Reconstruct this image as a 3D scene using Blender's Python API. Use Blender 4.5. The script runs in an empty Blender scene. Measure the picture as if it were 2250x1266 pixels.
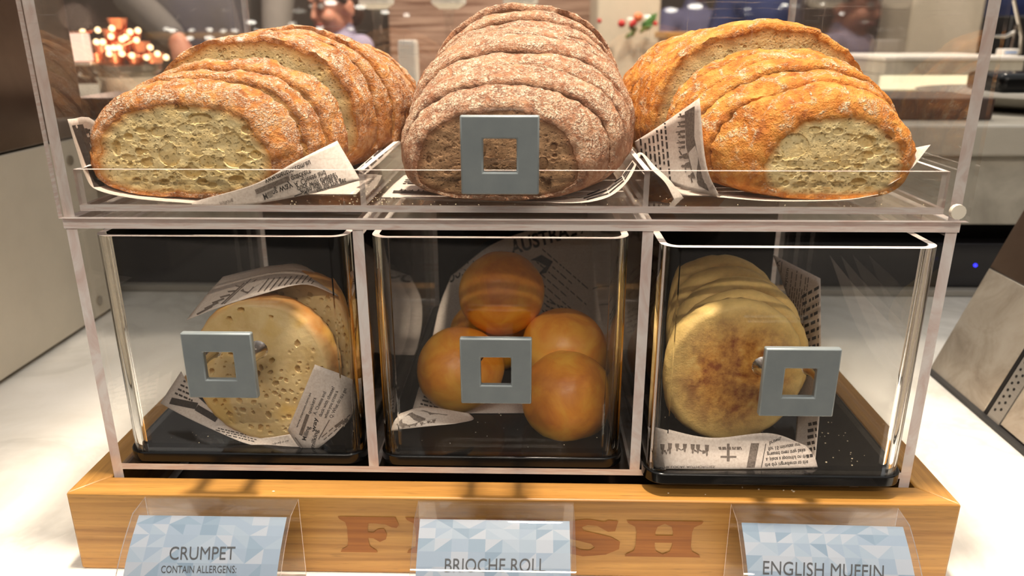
import bpy, bmesh, math, random
import numpy as np
from mathutils import Vector, Matrix, noise
from mathutils.bvhtree import BVHTree

S = bpy.context.scene
COL = S.collection
rnd = random.Random(7)
PI = math.pi

# ------------------------------------------------------------------ camera
CAM_P = np.array([0.0140, -0.4084, 0.3344])
PITCH, YAW, ROLL, FPX = 0.3249, -0.0262, -0.0019, 1671.9
def cam_axes():
    cp, sp = math.cos(PITCH), math.sin(PITCH)
    f = np.array([math.sin(YAW)*cp, math.cos(YAW)*cp, -sp])
    r = np.array([math.cos(YAW), -math.sin(YAW), 0.0]); u = np.cross(r, f)
    c, s = math.cos(ROLL), math.sin(ROLL)
    return c*r+s*u, -s*r+c*u, f
CR, CU, CF = cam_axes()
cd = bpy.data.cameras.new('camera'); cam = bpy.data.objects.new('camera', cd); COL.objects.link(cam)
cd.sensor_width = 36.0; cd.lens = FPX*36.0/2250.0; cd.clip_start = 0.02; cd.clip_end = 50
m3 = Matrix(((CR[0], CU[0], -CF[0]), (CR[1], CU[1], -CF[1]), (CR[2], CU[2], -CF[2])))
cam.matrix_world = Matrix.Translation(Vector(CAM_P)) @ m3.to_4x4()
cd.dof.use_dof = True; cd.dof.focus_distance = 0.48; cd.dof.aperture_fstop = 8.5
S.camera = cam

def pxray(x, y):
    return CF + (x-1125)/FPX*CR - (y-633)/FPX*CU
def at(x, y, Y):                     # photograph point -> place at distance Y (metres away from the counter's front)
    d = pxray(x, y); t = (Y-CAM_P[1])/d[1]
    return Vector(CAM_P + t*d)
def atz(x, y, Z):
    d = pxray(x, y); t = (Z-CAM_P[2])/d[2]
    return Vector(CAM_P + t*d)
def atx(x, y, X):
    d = pxray(x, y); t = (X-CAM_P[0])/d[0]
    return Vector(CAM_P + t*d)

# ------------------------------------------------------------------ world, lights, exposure
W = bpy.data.worlds.new('room_light'); S.world = W; W.use_nodes = True
# ambient of the hall: pale lit ceiling overhead, dim walls at eye level, dark floor below
_t = W.node_tree; bg = _t.nodes['Background']
_g = _t.nodes.new('ShaderNodeNewGeometry'); _s = _t.nodes.new('ShaderNodeSeparateXYZ'); _r = _t.nodes.new('ShaderNodeValToRGB'); _m = _t.nodes.new('ShaderNodeMapRange')
_tc = _t.nodes.new('ShaderNodeTexCoord')
_t.links.new(_tc.outputs['Generated'], _s.inputs[0]); _m.inputs[1].default_value = -1; _m.inputs[2].default_value = 1
_t.links.new(_s.outputs[2], _m.inputs[0]); _t.links.new(_m.outputs[0], _r.inputs[0])
for e, (p, c) in zip((_r.color_ramp.elements[0], _r.color_ramp.elements[1], _r.color_ramp.elements.new(.5), _r.color_ramp.elements.new(.62)), ((.30, .02), (1.0, 1.0), (.5, .07), (.60, .40))):
    e.position = p; e.color = (c, c*.86, c*.73, 1)
_t.links.new(_r.outputs[0], bg.inputs[0]); bg.inputs[1].default_value = 0.68
def lamp(name, kind, loc, target, energy, size, col=(1, .85, .68), spot=None, blend=.5):
    l = bpy.data.lights.new(name, kind); l.energy = energy; l.color = col
    if kind == 'AREA': l.shape = 'DISK'; l.size = size
    else: l.shadow_soft_size = size
    if spot: l.spot_size = math.radians(spot); l.spot_blend = blend
    o = bpy.data.objects.new(name, l); COL.objects.link(o); o.location = loc
    d = Vector(target)-Vector(loc); o.rotation_euler = d.to_track_quat('-Z', 'Y').to_euler()
    return o
lamp('downlight_over_case', 'SPOT', (0.03, 0.00, 1.75), (0.03, .02, 0), 150, .07, spot=34, blend=.6)
lamp('downlight_left', 'SPOT', (-0.72, 0.05, 1.75), (-.70, .10, 0), 27, .07, spot=30, blend=.5)
lamp('downlight_right', 'SPOT', (0.72, 0.05, 1.75), (.70, .10, 0), 30, .07, spot=30, blend=.5)
lamp('downlight_aisle', 'SPOT', (-0.6, 2.0, 2.4), (-0.6, 2.3, 0), 200, .15, spot=95)
lamp('downlight_aisle_right', 'SPOT', (1.0, 2.0, 2.4), (1.0, 2.3, 0), 190, .15, spot=95)
_o = lamp('room_lights_front', 'AREA', (0.0, -2.2, 2.3), (0, .1, .1), 20, 1.8)
_o.data.shape = 'RECTANGLE'; _o.data.size_y = .05
S.view_settings.view_transform = 'Standard'; S.view_settings.look = 'None'
S.view_settings.gamma = 1.0; S.view_settings.use_curve_mapping = False
S.view_settings.exposure = 0.55
S.cycles.max_bounces = 24; S.cycles.transparent_max_bounces = 48
S.cycles.transmission_bounces = 20; S.cycles.glossy_bounces = 6; S.cycles.diffuse_bounces = 4
S.cycles.caustics_refractive = False; S.cycles.caustics_reflective = False
S.cycles.sample_clamp_indirect = 6.0
S.cycles.blur_glossy = 0.3

# ------------------------------------------------------------------ node helpers
class NT:
    def __init__(s, name):
        s.m = bpy.data.materials.new(name); s.m.use_nodes = True; s.t = s.m.node_tree; s.t.nodes.clear()
        s.out = s.t.nodes.new('ShaderNodeOutputMaterial')
    def n(s, typ, ins=None, **props):
        nd = s.t.nodes.new('ShaderNode'+typ)
        for k, v in props.items(): setattr(nd, k, v)
        for k, v in (ins or {}).items():
            sk = nd.inputs[k]
            if isinstance(v, bpy.types.NodeSocket): s.t.links.new(v, sk)
            else:
                if isinstance(v, tuple) and len(v) == 3 and sk.type == 'RGBA': v = v+(1,)
                sk.default_value = v
        return nd
    def coord(s, scale=(1, 1, 1), rand=False, kind='Object', rot=(0, 0, 0)):
        v = s.n('TexCoord').outputs[kind]
        if rand:
            r = s.n('ObjectInfo').outputs['Random']
            k = s.n('Math', {0: r, 1: 3.7}, operation='MULTIPLY').outputs[0]
            v = s.n('VectorMath', {0: v, 1: s.n('CombineXYZ', {0: k, 1: k, 2: k}).outputs[0]}, operation='ADD').outputs[0]
        return s.n('Mapping', {0: v, 2: rot, 3: scale}).outputs[0]
    def noise(s, vec, scale, detail=4, rough=.55, dist=0.0):
        return s.n('TexNoise', {'Vector': vec, 'Scale': scale, 'Detail': detail, 'Roughness': rough, 'Distortion': dist}).outputs[0]
    def vor(s, vec, scale, feature='F1', out=0, rnd_=1.0):
        return s.n('TexVoronoi', {'Vector': vec, 'Scale': scale, 'Randomness': rnd_}, feature=feature).outputs[out]
    def ramp(s, f, stops, interp='LINEAR'):
        nd = s.n('ValToRGB', {0: f}); cr = nd.color_ramp; cr.interpolation = interp
        while len(cr.elements) < len(stops): cr.elements.new(.5)
        for e, (p, c) in zip(cr.elements, stops):
            e.position = p; c = (c, c, c) if isinstance(c, (int, float)) else c; e.color = (c[0], c[1], c[2], 1)
        return nd.outputs[0]
    def mix(s, f, a, b, mode='MIX'):
        nd = s.n('Mix', data_type='RGBA', blend_type=mode)
        for i, v in ((0, f), (6, a), (7, b)):
            if isinstance(v, bpy.types.NodeSocket): s.t.links.new(v, nd.inputs[i])
            else: nd.inputs[i].default_value = v+(1,) if isinstance(v, tuple) else v
        return nd.outputs[2]
    def math(s, op, a, b=0.0, clamp=False):
        return s.n('Math', {0: a, 1: b}, operation=op, use_clamp=clamp).outputs[0]
    def bump(s, h, strength=.5, dist=.001, normal=None):
        i = {'Strength': strength, 'Distance': dist, 'Height': h}
        if normal is not None: i['Normal'] = normal
        return s.n('Bump', i).outputs[0]
    def pbr(s, **k):
        nm = {'col': 'Base Color', 'rough': 'Roughness', 'metal': 'Metallic', 'normal': 'Normal', 'spec': 'Specular IOR Level',
              'coat': 'Coat Weight', 'coatr': 'Coat Roughness', 'sss': 'Subsurface Weight', 'sssr': 'Subsurface Radius', 'ssss': 'Subsurface Scale',
              'emit': 'Emission Color', 'emits': 'Emission Strength', 'trans': 'Transmission Weight', 'ior': 'IOR'}
        b = s.n('BsdfPrincipled', {nm[a]: v for a, v in k.items()})
        s.t.links.new(b.outputs[0], s.out.inputs[0]); return s.m
    def surf(s, sh):
        s.t.links.new(sh, s.out.inputs[0]); return s.m
def srgb(r, g, b):
    f = lambda c: (c/255/12.92) if c/255 <= .04045 else ((c/255+.055)/1.055)**2.4
    return (f(r), f(g), f(b))
def plain(name, col, rough=.5, metal=0.0, **k):
    return NT(name).pbr(col=col, rough=rough, metal=metal, **k)

# ------------------------------------------------------------------ materials
def m_bamboo(name, axis):
    t = NT(name)
    st = (9, 260, 260) if axis == 'x' else (260, 9, 260)
    v = t.coord(st); v2 = t.coord((st[0]*.25, st[1]*.12, st[2]*.5) if axis == 'x' else (st[0]*.12, st[1]*.25, st[2]*.5))
    n1 = t.noise(v, 1.0, 5, .6, .3); n2 = t.noise(v2, 1.0, 3, .5, .4); n3 = t.noise(t.coord((60, 900, 900) if axis == 'x' else (900, 60, 900)), 1, 2)
    c = t.ramp(n1, [(.25, srgb(120, 76, 28)), (.5, srgb(174, 122, 54)), (.75, srgb(208, 156, 80))])
    c2 = t.ramp(n2, [(.3, srgb(148, 98, 40)), (.6, srgb(210, 160, 84))])
    c = t.mix(.45, c, c2)
    dk = t.ramp(n3, [(.28, .55), (.42, 1.0)])
    c = t.mix(.6, c, dk, 'MULTIPLY')
    return t.pbr(col=c, rough=.42, normal=t.bump(n1, .15, .0006), coat=.15, coatr=.3)
BAMX, BAMY = m_bamboo('bamboo_along', 'x'), m_bamboo('bamboo_across', 'y')
LETTER = NT('bamboo_letter')
_v = LETTER.coord((9, 260, 260)); _n = LETTER.noise(_v, 1, 5, .6, .3)
LETTER = LETTER.pbr(col=LETTER.ramp(_n, [(.25, srgb(128, 72, 22)), (.75, srgb(180, 112, 42))]), rough=.5)

def m_marble():
    t = NT('white_marble'); v = t.coord()
    w = t.noise(v, 3.2, 6, .6, 1.6); w2 = t.noise(v, 9, 7, .65, 1.0)
    vein = t.ramp(w, [(.42, srgb(236, 232, 224)), (.495, srgb(206, 202, 194)), (.52, srgb(228, 224, 216)), (.62, srgb(238, 234, 228))])
    cl = t.ramp(w2, [(.35, srgb(214, 210, 200)), (.65, srgb(240, 238, 232))])
    return t.pbr(col=t.mix(.4, vein, cl), rough=.22)
MARBLE = m_marble()
def m_marble_grey():
    t = NT('grey_marble'); v = t.coord()
    w = t.noise(v, 7, 6, .6, 1.2)
    return t.pbr(col=t.ramp(w, [(.3, srgb(150, 144, 132)), (.55, srgb(188, 182, 168)), (.75, srgb(205, 198, 184))]), rough=.3)
MARBLEG = m_marble_grey()

def m_acrylic(name, tint=(.985, .985, .98), haze=.0, scratch=0.0):
    """clear sheet: passes light straight, reflects by Fresnel on each face; the scuffed ones scatter a little"""
    t = NT(name)
    back = t.n('NewGeometry').outputs['Backfacing']
    ior = t.math('ADD', 1.49, t.math('MULTIPLY', back, 1/1.49-1.49))
    fr = t.n('Fresnel', {'IOR': ior}).outputs[0]
    tr = t.n('BsdfTransparent', {0: tint}).outputs[0]
    gl = t.n('BsdfGlossy', {'Color': (1, 1, 1), 'Roughness': .02}).outputs[0]
    base = tr
    if haze or scratch:
        v = t.coord()
        h = t.ramp(t.noise(v, 12, 5, .6), [(.4, 0.0), (.75, 1.0)])
        h = t.math('MULTIPLY', h, haze)
        if scratch:
            vs = t.coord((30, 30, 900), rot=(0, .5, 0)); s1 = t.ramp(t.noise(vs, 1, 3, .6), [(.62, 0.0), (.70, 1.0)])
            vs2 = t.coord((900, 40, 40), rot=(0, .35, 0)); s2 = t.ramp(t.noise(vs2, 1, 3, .6), [(.66, 0.0), (.72, 1.0)])
            patch = t.ramp(t.noise(v, 7, 2), [(.5, 0.0), (.62, 1.0)])
            sc = t.math('MULTIPLY', t.math('MAXIMUM', s1, s2), patch)
            h = t.math('ADD', h, t.math('MULTIPLY', sc, scratch))
        df = t.n('AddShader', {0: t.n('BsdfDiffuse', {0: (.45, .43, .41)}).outputs[0], 1: t.n('BsdfTranslucent', {0: (.45, .43, .41)}).outputs[0]}).outputs[0]
        base = t.n('MixShader', {0: h, 1: tr, 2: df}).outputs[0]
    return t.surf(t.n('MixShader', {0: fr, 1: base, 2: gl}).outputs[0])
CLEAR = m_acrylic('clear_acrylic')
SCUFF = m_acrylic('scuffed_acrylic', haze=.05, scratch=.28)
FROST = m_acrylic('worn_acrylic', tint=(.95, .94, .93), haze=.10)
def m_edge(name, a, b, scale):  # sawn edges: pale streaked colour stands in for light piped through the sheet
    t = NT(name); v = t.coord(scale)
    n = t.noise(v, 1, 4, .6, 1.5)
    c = t.ramp(n, [(.32, a), (.6, b)])
    d = t.n('BsdfDiffuse', {0: c}).outputs[0]; tl = t.n('BsdfTranslucent', {0: c}).outputs[0]
    g = t.n('BsdfGlossy', {0: (1, 1, 1), 'Roughness': .15}).outputs[0]
    tp = t.n('BsdfTransparent', {0: (.95, .92, .90)}).outputs[0]
    dt = t.n('MixShader', {0: .12, 1: d, 2: tl}).outputs[0]
    x = t.n('MixShader', {0: .05, 1: dt, 2: tp}).outputs[0]
    return t.surf(t.n('MixShader', {0: .10, 1: x, 2: g}).outputs[0])
EDGE_H = m_edge('lit_edge_level', srgb(236, 212, 204), srgb(255, 248, 244), (30, 60, 400))
EDGE_V = m_edge('lit_edge_upright', srgb(236, 212, 204), srgb(255, 248, 244), (60, 60, 30))
GLASS = NT('thick_acrylic'); GLASS = GLASS.surf(GLASS.n('BsdfGlass', {0: (.97, .97, .96), 'Roughness': 0.0, 'IOR': 1.49}).outputs[0])
BLACK = plain('black_gloss_plastic', (.004, .004, .004), .14, spec=.35)
DARK = plain('dark_plastic', (.012, .011, .011), .45)
def m_alu(name, col, r):
    t = NT(name); n = t.noise(t.coord((40, 40, 1500)), 1, 3)
    return t.pbr(col=t.ramp(n, [(.3, tuple(c*.86 for c in col)), (.7, col)]), metal=.55, rough=r, normal=t.bump(n, .05, .0003))
ALU = NT('satin_aluminium'); ALU = ALU.pbr(col=ALU.ramp(ALU.noise(ALU.coord(), 60, 4), [(.3, srgb(140, 150, 153)), (.7, srgb(152, 161, 163))]), metal=.35, rough=.42)
CHROME = plain('bright_metal', srgb(200, 195, 188), .15, 1.0)

def m_crust(name, cols, flour_col, lo, hi, lines=False, scale=1.0):
    t = NT(name); v = t.coord(rand=True); geo = t.n('NewGeometry')
    big = t.noise(v, 70*scale, 5, .6, .6); mid = t.noise(v, 260*scale, 5, .65, .4); fine = t.noise(v, 900*scale, 3, .6)
    crack = t.vor(t.mix(.012, v, t.n('TexNoise', {'Vector': v, 'Scale': 120.0}).outputs[1], 'ADD') if False else v, 330*scale, 'DISTANCE_TO_EDGE')
    base = t.ramp(t.math('ADD', t.math('MULTIPLY', big, .65), t.math('MULTIPLY', mid, .35)), [(.34, cols[0]), (.48, cols[1]), (.62, cols[2])])
    nz = t.n('SeparateXYZ', {0: geo.outputs['True Normal']}).outputs[2]
    up = t.ramp(nz, [(0.0, .25), (.35, 1.0)])
    patch = t.ramp(t.noise(v, 95*scale, 4, .65, .8), [(lo, 0.0), (hi, 1.0)])
    if lines:
        sx = t.n('SeparateXYZ', {0: t.n('TexCoord').outputs['Object']})
        ph = t.math('ADD', t.math('MULTIPLY', sx.outputs[0], 520.0), t.math('MULTIPLY', t.noise(v, 60, 2), 5.0))
        ln = t.ramp(t.math('SINE', ph), [(.70, 0.0), (.97, .9)])
        patch = t.math('MAXIMUM', patch, ln)
    gr = t.ramp(t.math('ADD', t.math('MULTIPLY', mid, .5), t.math('MULTIPLY', fine, .5)), [(.42, 0.0), (.56, 1.0)])
    fm = t.math('MULTIPLY', t.math('MULTIPLY', patch, gr), up)
    fm = t.math('MULTIPLY', fm, t.ramp(crack, [(.03, .35), (.12, 1.0)]))
    c = t.mix(fm, base, flour_col)
    h = t.math('ADD', t.math('MULTIPLY', mid, 1.0), t.math('ADD', t.math('MULTIPLY', fine, .45), t.math('MULTIPLY', fm, .35)))
    return t.pbr(col=c, rough=.62, normal=t.bump(h, .9, .0022), spec=.35)
CRUST_L = m_crust('floured_golden_crust', [srgb(142, 76, 28), srgb(204, 128, 58), srgb(230, 166, 96)], srgb(250, 226, 200), .40, .53)
CRUST_C = m_crust('floured_brown_crust', [srgb(118, 70, 46), srgb(176, 120, 86), srgb(206, 154, 116)], srgb(255, 232, 204), .38, .53, lines=True)
CRUST_R = m_crust('oat_dusted_golden_crust', [srgb(156, 82, 22), srgb(214, 132, 48), srgb(238, 170, 82)], srgb(248, 226, 190), .50, .60)
def m_crumb(name, a, b, hole, scale, rim):
    t = NT(name); v = t.coord(rand=True)
    n = t.noise(v, 160, 5, .6); f = t.noise(v, 620, 3, .6)
    vv = t.vor(v, scale, 'F1'); vs = t.vor(v, scale*2.3, 'F1')
    sel = t.ramp(t.noise(v, scale*.6, 2), [(.45, 0.0), (.6, 1.0)])
    holes = t.math('MULTIPLY', t.ramp(vv, [(.18, 1.0), (.34, 0.0)]), sel)
    holes = t.math('MAXIMUM', holes, t.math('MULTIPLY', t.ramp(vs, [(.16, .8), (.34, 0.0)]), t.ramp(f, [(.45, 0.0), (.55, 1.0)])))
    c = t.mix(t.math('MULTIPLY', holes, .55), t.ramp(n, [(.3, a), (.7, b)]), hole)  # small pits painted darker in place of their own shade
    e = t.n('Attribute', attribute_name='rim').outputs['Fac']
    e = t.math('MULTIPLY', t.math('POWER', t.math('ADD', e, t.math('MULTIPLY', t.math('SUBTRACT', n, .5), t.math('MULTIPLY', e, .9))), 1.3), .95, True)
    c = t.mix(e, c, rim)
    h = t.math('SUBTRACT', t.math('MULTIPLY', f, .5), t.math('MULTIPLY', holes, 1.2))
    return t.pbr(col=c, rough=.7, normal=t.bump(h, .7, .0015), spec=.25)
CRUMB_W = m_crumb('white_crumb', srgb(234, 204, 140), srgb(250, 230, 176), srgb(160, 126, 62), 230, srgb(196, 126, 54))
CRUMB_B = m_crumb('brown_crumb', srgb(158, 120, 86), srgb(198, 158, 118), srgb(96, 64, 42), 420, srgb(124, 76, 46))

def m_paper():
    t = NT('greaseproof_paper'); v = t.coord()
    n = t.noise(v, 700, 4, .6); c = t.ramp(n, [(.3, srgb(222, 206, 194)), (.6, srgb(242, 230, 220))])
    d = t.n('BsdfDiffuse', {0: c, 'Normal': t.bump(t.noise(v, 60, 3), .25, .002)}).outputs[0]
    tl = t.n('BsdfTranslucent', {0: c}).outputs[0]; g = t.n('BsdfGlossy', {0: (1, 1, 1), 'Roughness': .4}).outputs[0]
    x = t.n('MixShader', {0: .18, 1: d, 2: tl}).outputs[0]
    return t.surf(t.n('MixShader', {0: .04, 1: x, 2: g}).outputs[0])
PAPER = m_paper()
def m_ink(name, a, b):
    t = NT(name); n = t.noise(t.coord(), 900, 3, .6)
    return t.pbr(col=t.ramp(n, [(.35, a), (.7, b)]), rough=.6)
INK = m_ink('black_ink', srgb(34, 28, 26), srgb(72, 62, 56)); INKG = m_ink('grey_ink', srgb(96, 84, 76), srgb(140, 126, 116))

def m_brioche():
    t = NT('brioche_crust'); v = t.coord(rand=True)
    z = t.n('SeparateXYZ', {0: t.n('TexCoord').outputs['Object']}).outputs[2]
    n = t.noise(v, 45, 5, .6, .5); f = t.noise(v, 420, 3)
    k = t.math('ADD', t.math('MULTIPLY', z, 7.0), n)
    c = t.ramp(k, [(.2, srgb(255, 216, 100)), (.46, srgb(250, 184, 70)), (.68, srgb(238, 154, 52)), (.95, srgb(208, 116, 38))])
    return t.pbr(col=c, rough=.36, normal=t.bump(t.math('ADD', n, t.math('MULTIPLY', f, .25)), .25, .0012), spec=.5)
BRIOCHE = m_brioche()
def m_disc(name, pale, gold, brown, r0, r1, amount=1.0):
    t = NT(name); v = t.coord(rand=True); o = t.n('TexCoord').outputs['Object']
    s = t.n('SeparateXYZ', {0: o})
    r = t.math('SQRT', t.math('ADD', t.math('POWER', s.outputs[0], 2.0), t.math('POWER', s.outputs[1], 2.0)))
    n = t.noise(v, 55, 4, .6, .6); m = t.noise(v, 190, 5, .65); f = t.noise(v, 900, 3)
    rr = t.math('ADD', r, t.math('MULTIPLY', t.math('SUBTRACT', n, .5), .018))
    inn = t.math('MULTIPLY', t.ramp(t.math('MULTIPLY', rr, 10.0), [(r0*10, 1.0), (r1*10, 0.0)]), amount)
    face = t.ramp(s.outputs[2], [(.0, 0.0), (.004, 1.0)])
    inn = t.math('MULTIPLY', inn, face)
    k = t.math('ADD', t.math('MULTIPLY', n, .55), t.math('MULTIPLY', m, .45))
    tc = t.ramp(k, [(.42, brown), (.56, gold), (.74, pale)])
    c = t.mix(inn, t.ramp(m, [(.3, tuple(x*.86 for x in pale)), (.65, pale)]), tc)
    return t.pbr(col=c, rough=.55, normal=t.bump(t.math('ADD', m, t.math('MULTIPLY', f, .4)), .5, .0010), spec=.35, sss=.1, sssr=(1, .6, .3), ssss=.003)
MUFFIN = m_disc('muffin_crust', srgb(236, 202, 128), srgb(212, 152, 72), srgb(146, 80, 36), .022, .046)
def m_crumpet():
    t = NT('crumpet_dough'); v = t.coord(rand=True); s = t.n('SeparateXYZ', {0: t.n('TexCoord').outputs['Object']})
    r = t.math('SQRT', t.math('ADD', t.math('POWER', s.outputs[0], 2.0), t.math('POWER', s.outputs[1], 2.0)))
    n = t.noise(v, 60, 5, .6); m = t.noise(v, 260, 4)
    rim = t.ramp(t.math('MULTIPLY', t.math('ADD', r, t.math('MULTIPLY', t.math('SUBTRACT', n, .5), .012)), 10), [(.44, 0.0), (.515, 1.0)])
    c = t.ramp(n, [(.35, srgb(214, 182, 122)), (.6, srgb(232, 206, 152))])
    c = t.mix(rim, c, srgb(196, 132, 60))
    yel = t.ramp(t.noise(v, 34, 2), [(.56, 0.0), (.66, .55)])
    c = t.mix(yel, c, srgb(222, 178, 78))
    return t.pbr(col=c, rough=.55, normal=t.bump(m, .35, .001), sss=.15, sssr=(1, .6, .3), ssss=.004)
CRUMPET = m_crumpet()

def m_steel(name, col, r=.22):
    t = NT(name); n = t.noise(t.coord(), 14, 5, .6, 1.0); n2 = t.noise(t.coord((4, 400, 400)), 1, 3)
    return t.pbr(col=t.ramp(n, [(.3, tuple(c*.8 for c in col)), (.7, col)]), metal=1.0, rough=r, normal=t.bump(t.math('ADD', n, t.math('MULTIPLY', n2, .1)), .04, .003))
STEEL = m_steel('stainless_steel', srgb(206, 198, 186)); STEELD = m_steel('smoked_steel', srgb(150, 130, 118), .28)
def m_paint(name, col, r=.4):
    t = NT(name); n = t.noise(t.coord(), 25, 5, .6)
    return t.pbr(col=t.ramp(n, [(.3, tuple(c*.93 for c in col)), (.7, col)]), rough=r)
BEIGE = m_paint('beige_enamel', srgb(222, 212, 192)); WALLM = m_paint('brown_wall', srgb(120, 102, 88), .7)
PILLARM = m_paint('pale_plaster', srgb(206, 194, 174), .7); WHITEM = m_paint('white_enamel', srgb(236, 230, 222), .35)
FLOORM = m_paint('floor_stone', srgb(120, 108, 96), .4)
COPPER = plain('copper', srgb(238, 152, 116), .25, .9)
SKIN = NT('skin'); SKIN = SKIN.pbr(col=SKIN.ramp(SKIN.noise(SKIN.coord(), 30, 3), [(.3, srgb(206, 138, 112)), (.7, srgb(224, 160, 134))]), rough=.5, sss=.2, sssr=(1, .4, .2), ssss=.01)
LIPS = plain('lip', srgb(180, 84, 80), .45); EYEW = plain('eye_white', srgb(225, 215, 208), .3); EYED = plain('iris', srgb(48, 32, 24), .3)
def m_cloth(name, col):
    t = NT(name); n = t.noise(t.coord(), 300, 3); n2 = t.noise(t.coord(), 9, 4)
    return t.pbr(col=t.ramp(n2, [(.3, tuple(c*.8 for c in col)), (.7, col)]), rough=.85, normal=t.bump(n, .3, .001))
HAIRM = NT('brown_hair'); HAIRM = HAIRM.pbr(col=HAIRM.ramp(HAIRM.noise(HAIRM.coord((60, 60, 14)), 4, 4), [(.35, srgb(44, 26, 16)), (.7, srgb(104, 66, 42))]), rough=.5, normal=HAIRM.bump(HAIRM.noise(HAIRM.coord((120, 120, 20)), 4, 3), .8, .004))
def emitm(name, col, st): return NT(name).pbr(col=(0, 0, 0), rough=.5, emit=col+(1,), emits=st)

# ------------------------------------------------------------------ object helpers
def tag(o, label, cat, group=None, kind=None):
    if label: o['label'] = label
    if cat: o['category'] = cat
    if group: o['group'] = group
    if kind: o['kind'] = kind
    return o
def empty(name, loc, label, cat, group=None, rot=(0, 0, 0)):
    o = bpy.data.objects.new(name, None); COL.objects.link(o); o.empty_display_size = .01
    o.location = loc; o.rotation_euler = rot
    return tag(o, label, cat, group)
class MB:
    def __init__(s): s.v = []; s.f = []; s.mi = []
    def add(s, v, f, mi=0):
        b = len(s.v); s.v += [tuple(p) for p in v]
        for i, q in enumerate(f):
            s.f.append(tuple(b+k for k in q)); s.mi.append(mi[i] if isinstance(mi, (list, tuple)) else mi)
        return s
    def box(s, x0, x1, y0, y1, z0, z1, mi=0):      # mi: one index or six for -x +x -y +y -z +z
        v = [(x, y, z) for x in (x0, x1) for y in (y0, y1) for z in (z0, z1)]
        f = [(0, 1, 3, 2), (4, 6, 7, 5), (0, 4, 5, 1), (2, 3, 7, 6), (0, 2, 6, 4), (1, 5, 7, 3)]
        return s.add(v, f, mi)
    def prism(s, poly, axis, a, b, mi=0, caps=True):   # closed polygon in the two other axes, extruded along axis
        n = len(poly); ax = 'xyz'.index(axis)
        def mk(p, t): q = list(p); q.insert(ax, t); return tuple(q)
        v = [mk(p, a) for p in poly]+[mk(p, b) for p in poly]
        f = [(i, (i+1) % n, n+(i+1) % n, n+i) for i in range(n)]
        if caps: f += [tuple(range(n-1, -1, -1)), tuple(range(n, 2*n))]
        return s.add(v, f, mi)
    def tube(s, pts, rad, n=12, mi=0, cap=True):
        pts = [Vector(p) for p in pts]; rs = rad if isinstance(rad, (list, tuple)) else [rad]*len(pts); v = []; f = []
        up = None
        for i, p in enumerate(pts):
            d = (pts[min(i+1, len(pts)-1)]-pts[max(i-1, 0)]).normalized()
            if up is None:
                up = d.orthogonal().normalized()
            up = (up-d*up.dot(d)).normalized(); w = d.cross(up)
            for k in range(n):
                a = 2*PI*k/n; v.append(p+(up*math.cos(a)+w*math.sin(a))*rs[i])
        for i in range(len(pts)-1):
            for k in range(n): f.append((i*n+k, i*n+(k+1) % n, (i+1)*n+(k+1) % n, (i+1)*n+k))
        if cap: f += [tuple(range(n-1, -1, -1)), tuple(range((len(pts)-1)*n, len(pts)*n))]
        return s.add(v, f, mi)
    def lathe(s, prof, c=(0, 0, 0), n=24, mi=0, fx=None):   # prof: (r,z) pairs
        v = []; f = []
        for i, (r, z) in enumerate(prof):
            for k in range(n):
                a = 2*PI*k/n; rr = r*(fx(a, i) if fx else 1)
                v.append((c[0]+rr*math.cos(a), c[1]+rr*math.sin(a), c[2]+z))
        for i in range(len(prof)-1):
            for k in range(n): f.append((i*n+k, i*n+(k+1) % n, (i+1)*n+(k+1) % n, (i+1)*n+k))
        if prof[0][0] > 1e-5: f.append(tuple(range(n-1, -1, -1)))
        if prof[-1][0] > 1e-5: f.append(tuple(range((len(prof)-1)*n, len(prof)*n)))
        return s.add(v, f, mi)
    def ball(s, c, r, n=16, m=10, mi=0):
        r = r if isinstance(r, (tuple, list)) else (r, r, r); v = []; f = []
        for i in range(m+1):
            th = PI*i/m
            for k in range(n):
                a = 2*PI*k/n; v.append((c[0]+r[0]*math.sin(th)*math.cos(a), c[1]+r[1]*math.sin(th)*math.sin(a), c[2]-r[2]*math.cos(th)))
        for i in range(m):
            for k in range(n): f.append((i*n+k, i*n+(k+1) % n, (i+1)*n+(k+1) % n, (i+1)*n+k))
        return s.add(v, f, mi)
    def capsule(s, p0, r0, p1, r1, n=14):
        p0, p1 = Vector(p0), Vector(p1); d = (p1-p0); L = d.length; d = d.normalized() if L > 1e-6 else Vector((0, 0, 1))
        pts = []; rs = []
        for k in range(5): a = PI/2*(1-k/4); pts.append(p0-d*r0*math.sin(a)); rs.append(max(r0*math.cos(a), r0*.02))
        for k in range(5): a = PI/2*k/4; pts.append(p1+d*r1*math.sin(a)); rs.append(max(r1*math.cos(a), r1*.02))
        return s.tube(pts, rs, n)
    def build(s, name, mats, parent=None, smooth=True, bevel=0, loc=None, rot=None, weld=False, angle=40):
        me = bpy.data.meshes.new(name); me.from_pydata([tuple(p) for p in s.v], [], s.f)
        mats = mats if isinstance(mats, (list, tuple)) else [mats]
        for m in mats: me.materials.append(m)
        me.polygons.foreach_set('material_index', s.mi)
        bm = bmesh.new(); bm.from_mesh(me)
        if weld: bmesh.ops.remove_doubles(bm, verts=bm.verts, dist=1e-6)
        bmesh.ops.recalc_face_normals(bm, faces=bm.faces); bm.to_mesh(me); bm.free()
        if smooth:
            me.polygons.foreach_set('use_smooth', [True]*len(me.polygons))
            try: me.set_sharp_from_angle(angle=math.radians(angle))
            except Exception: pass
        o = bpy.data.objects.new(name, me); COL.objects.link(o)
        if parent: o.parent = parent
        if loc is not None: o.location = loc
        if rot is not None: o.rotation_euler = rot
        if bevel:
            b = o.modifiers.new('bevel', 'BEVEL'); b.width = bevel; b.segments = 2; b.limit_method = 'ANGLE'; b.angle_limit = math.radians(50)
        return o

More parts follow.
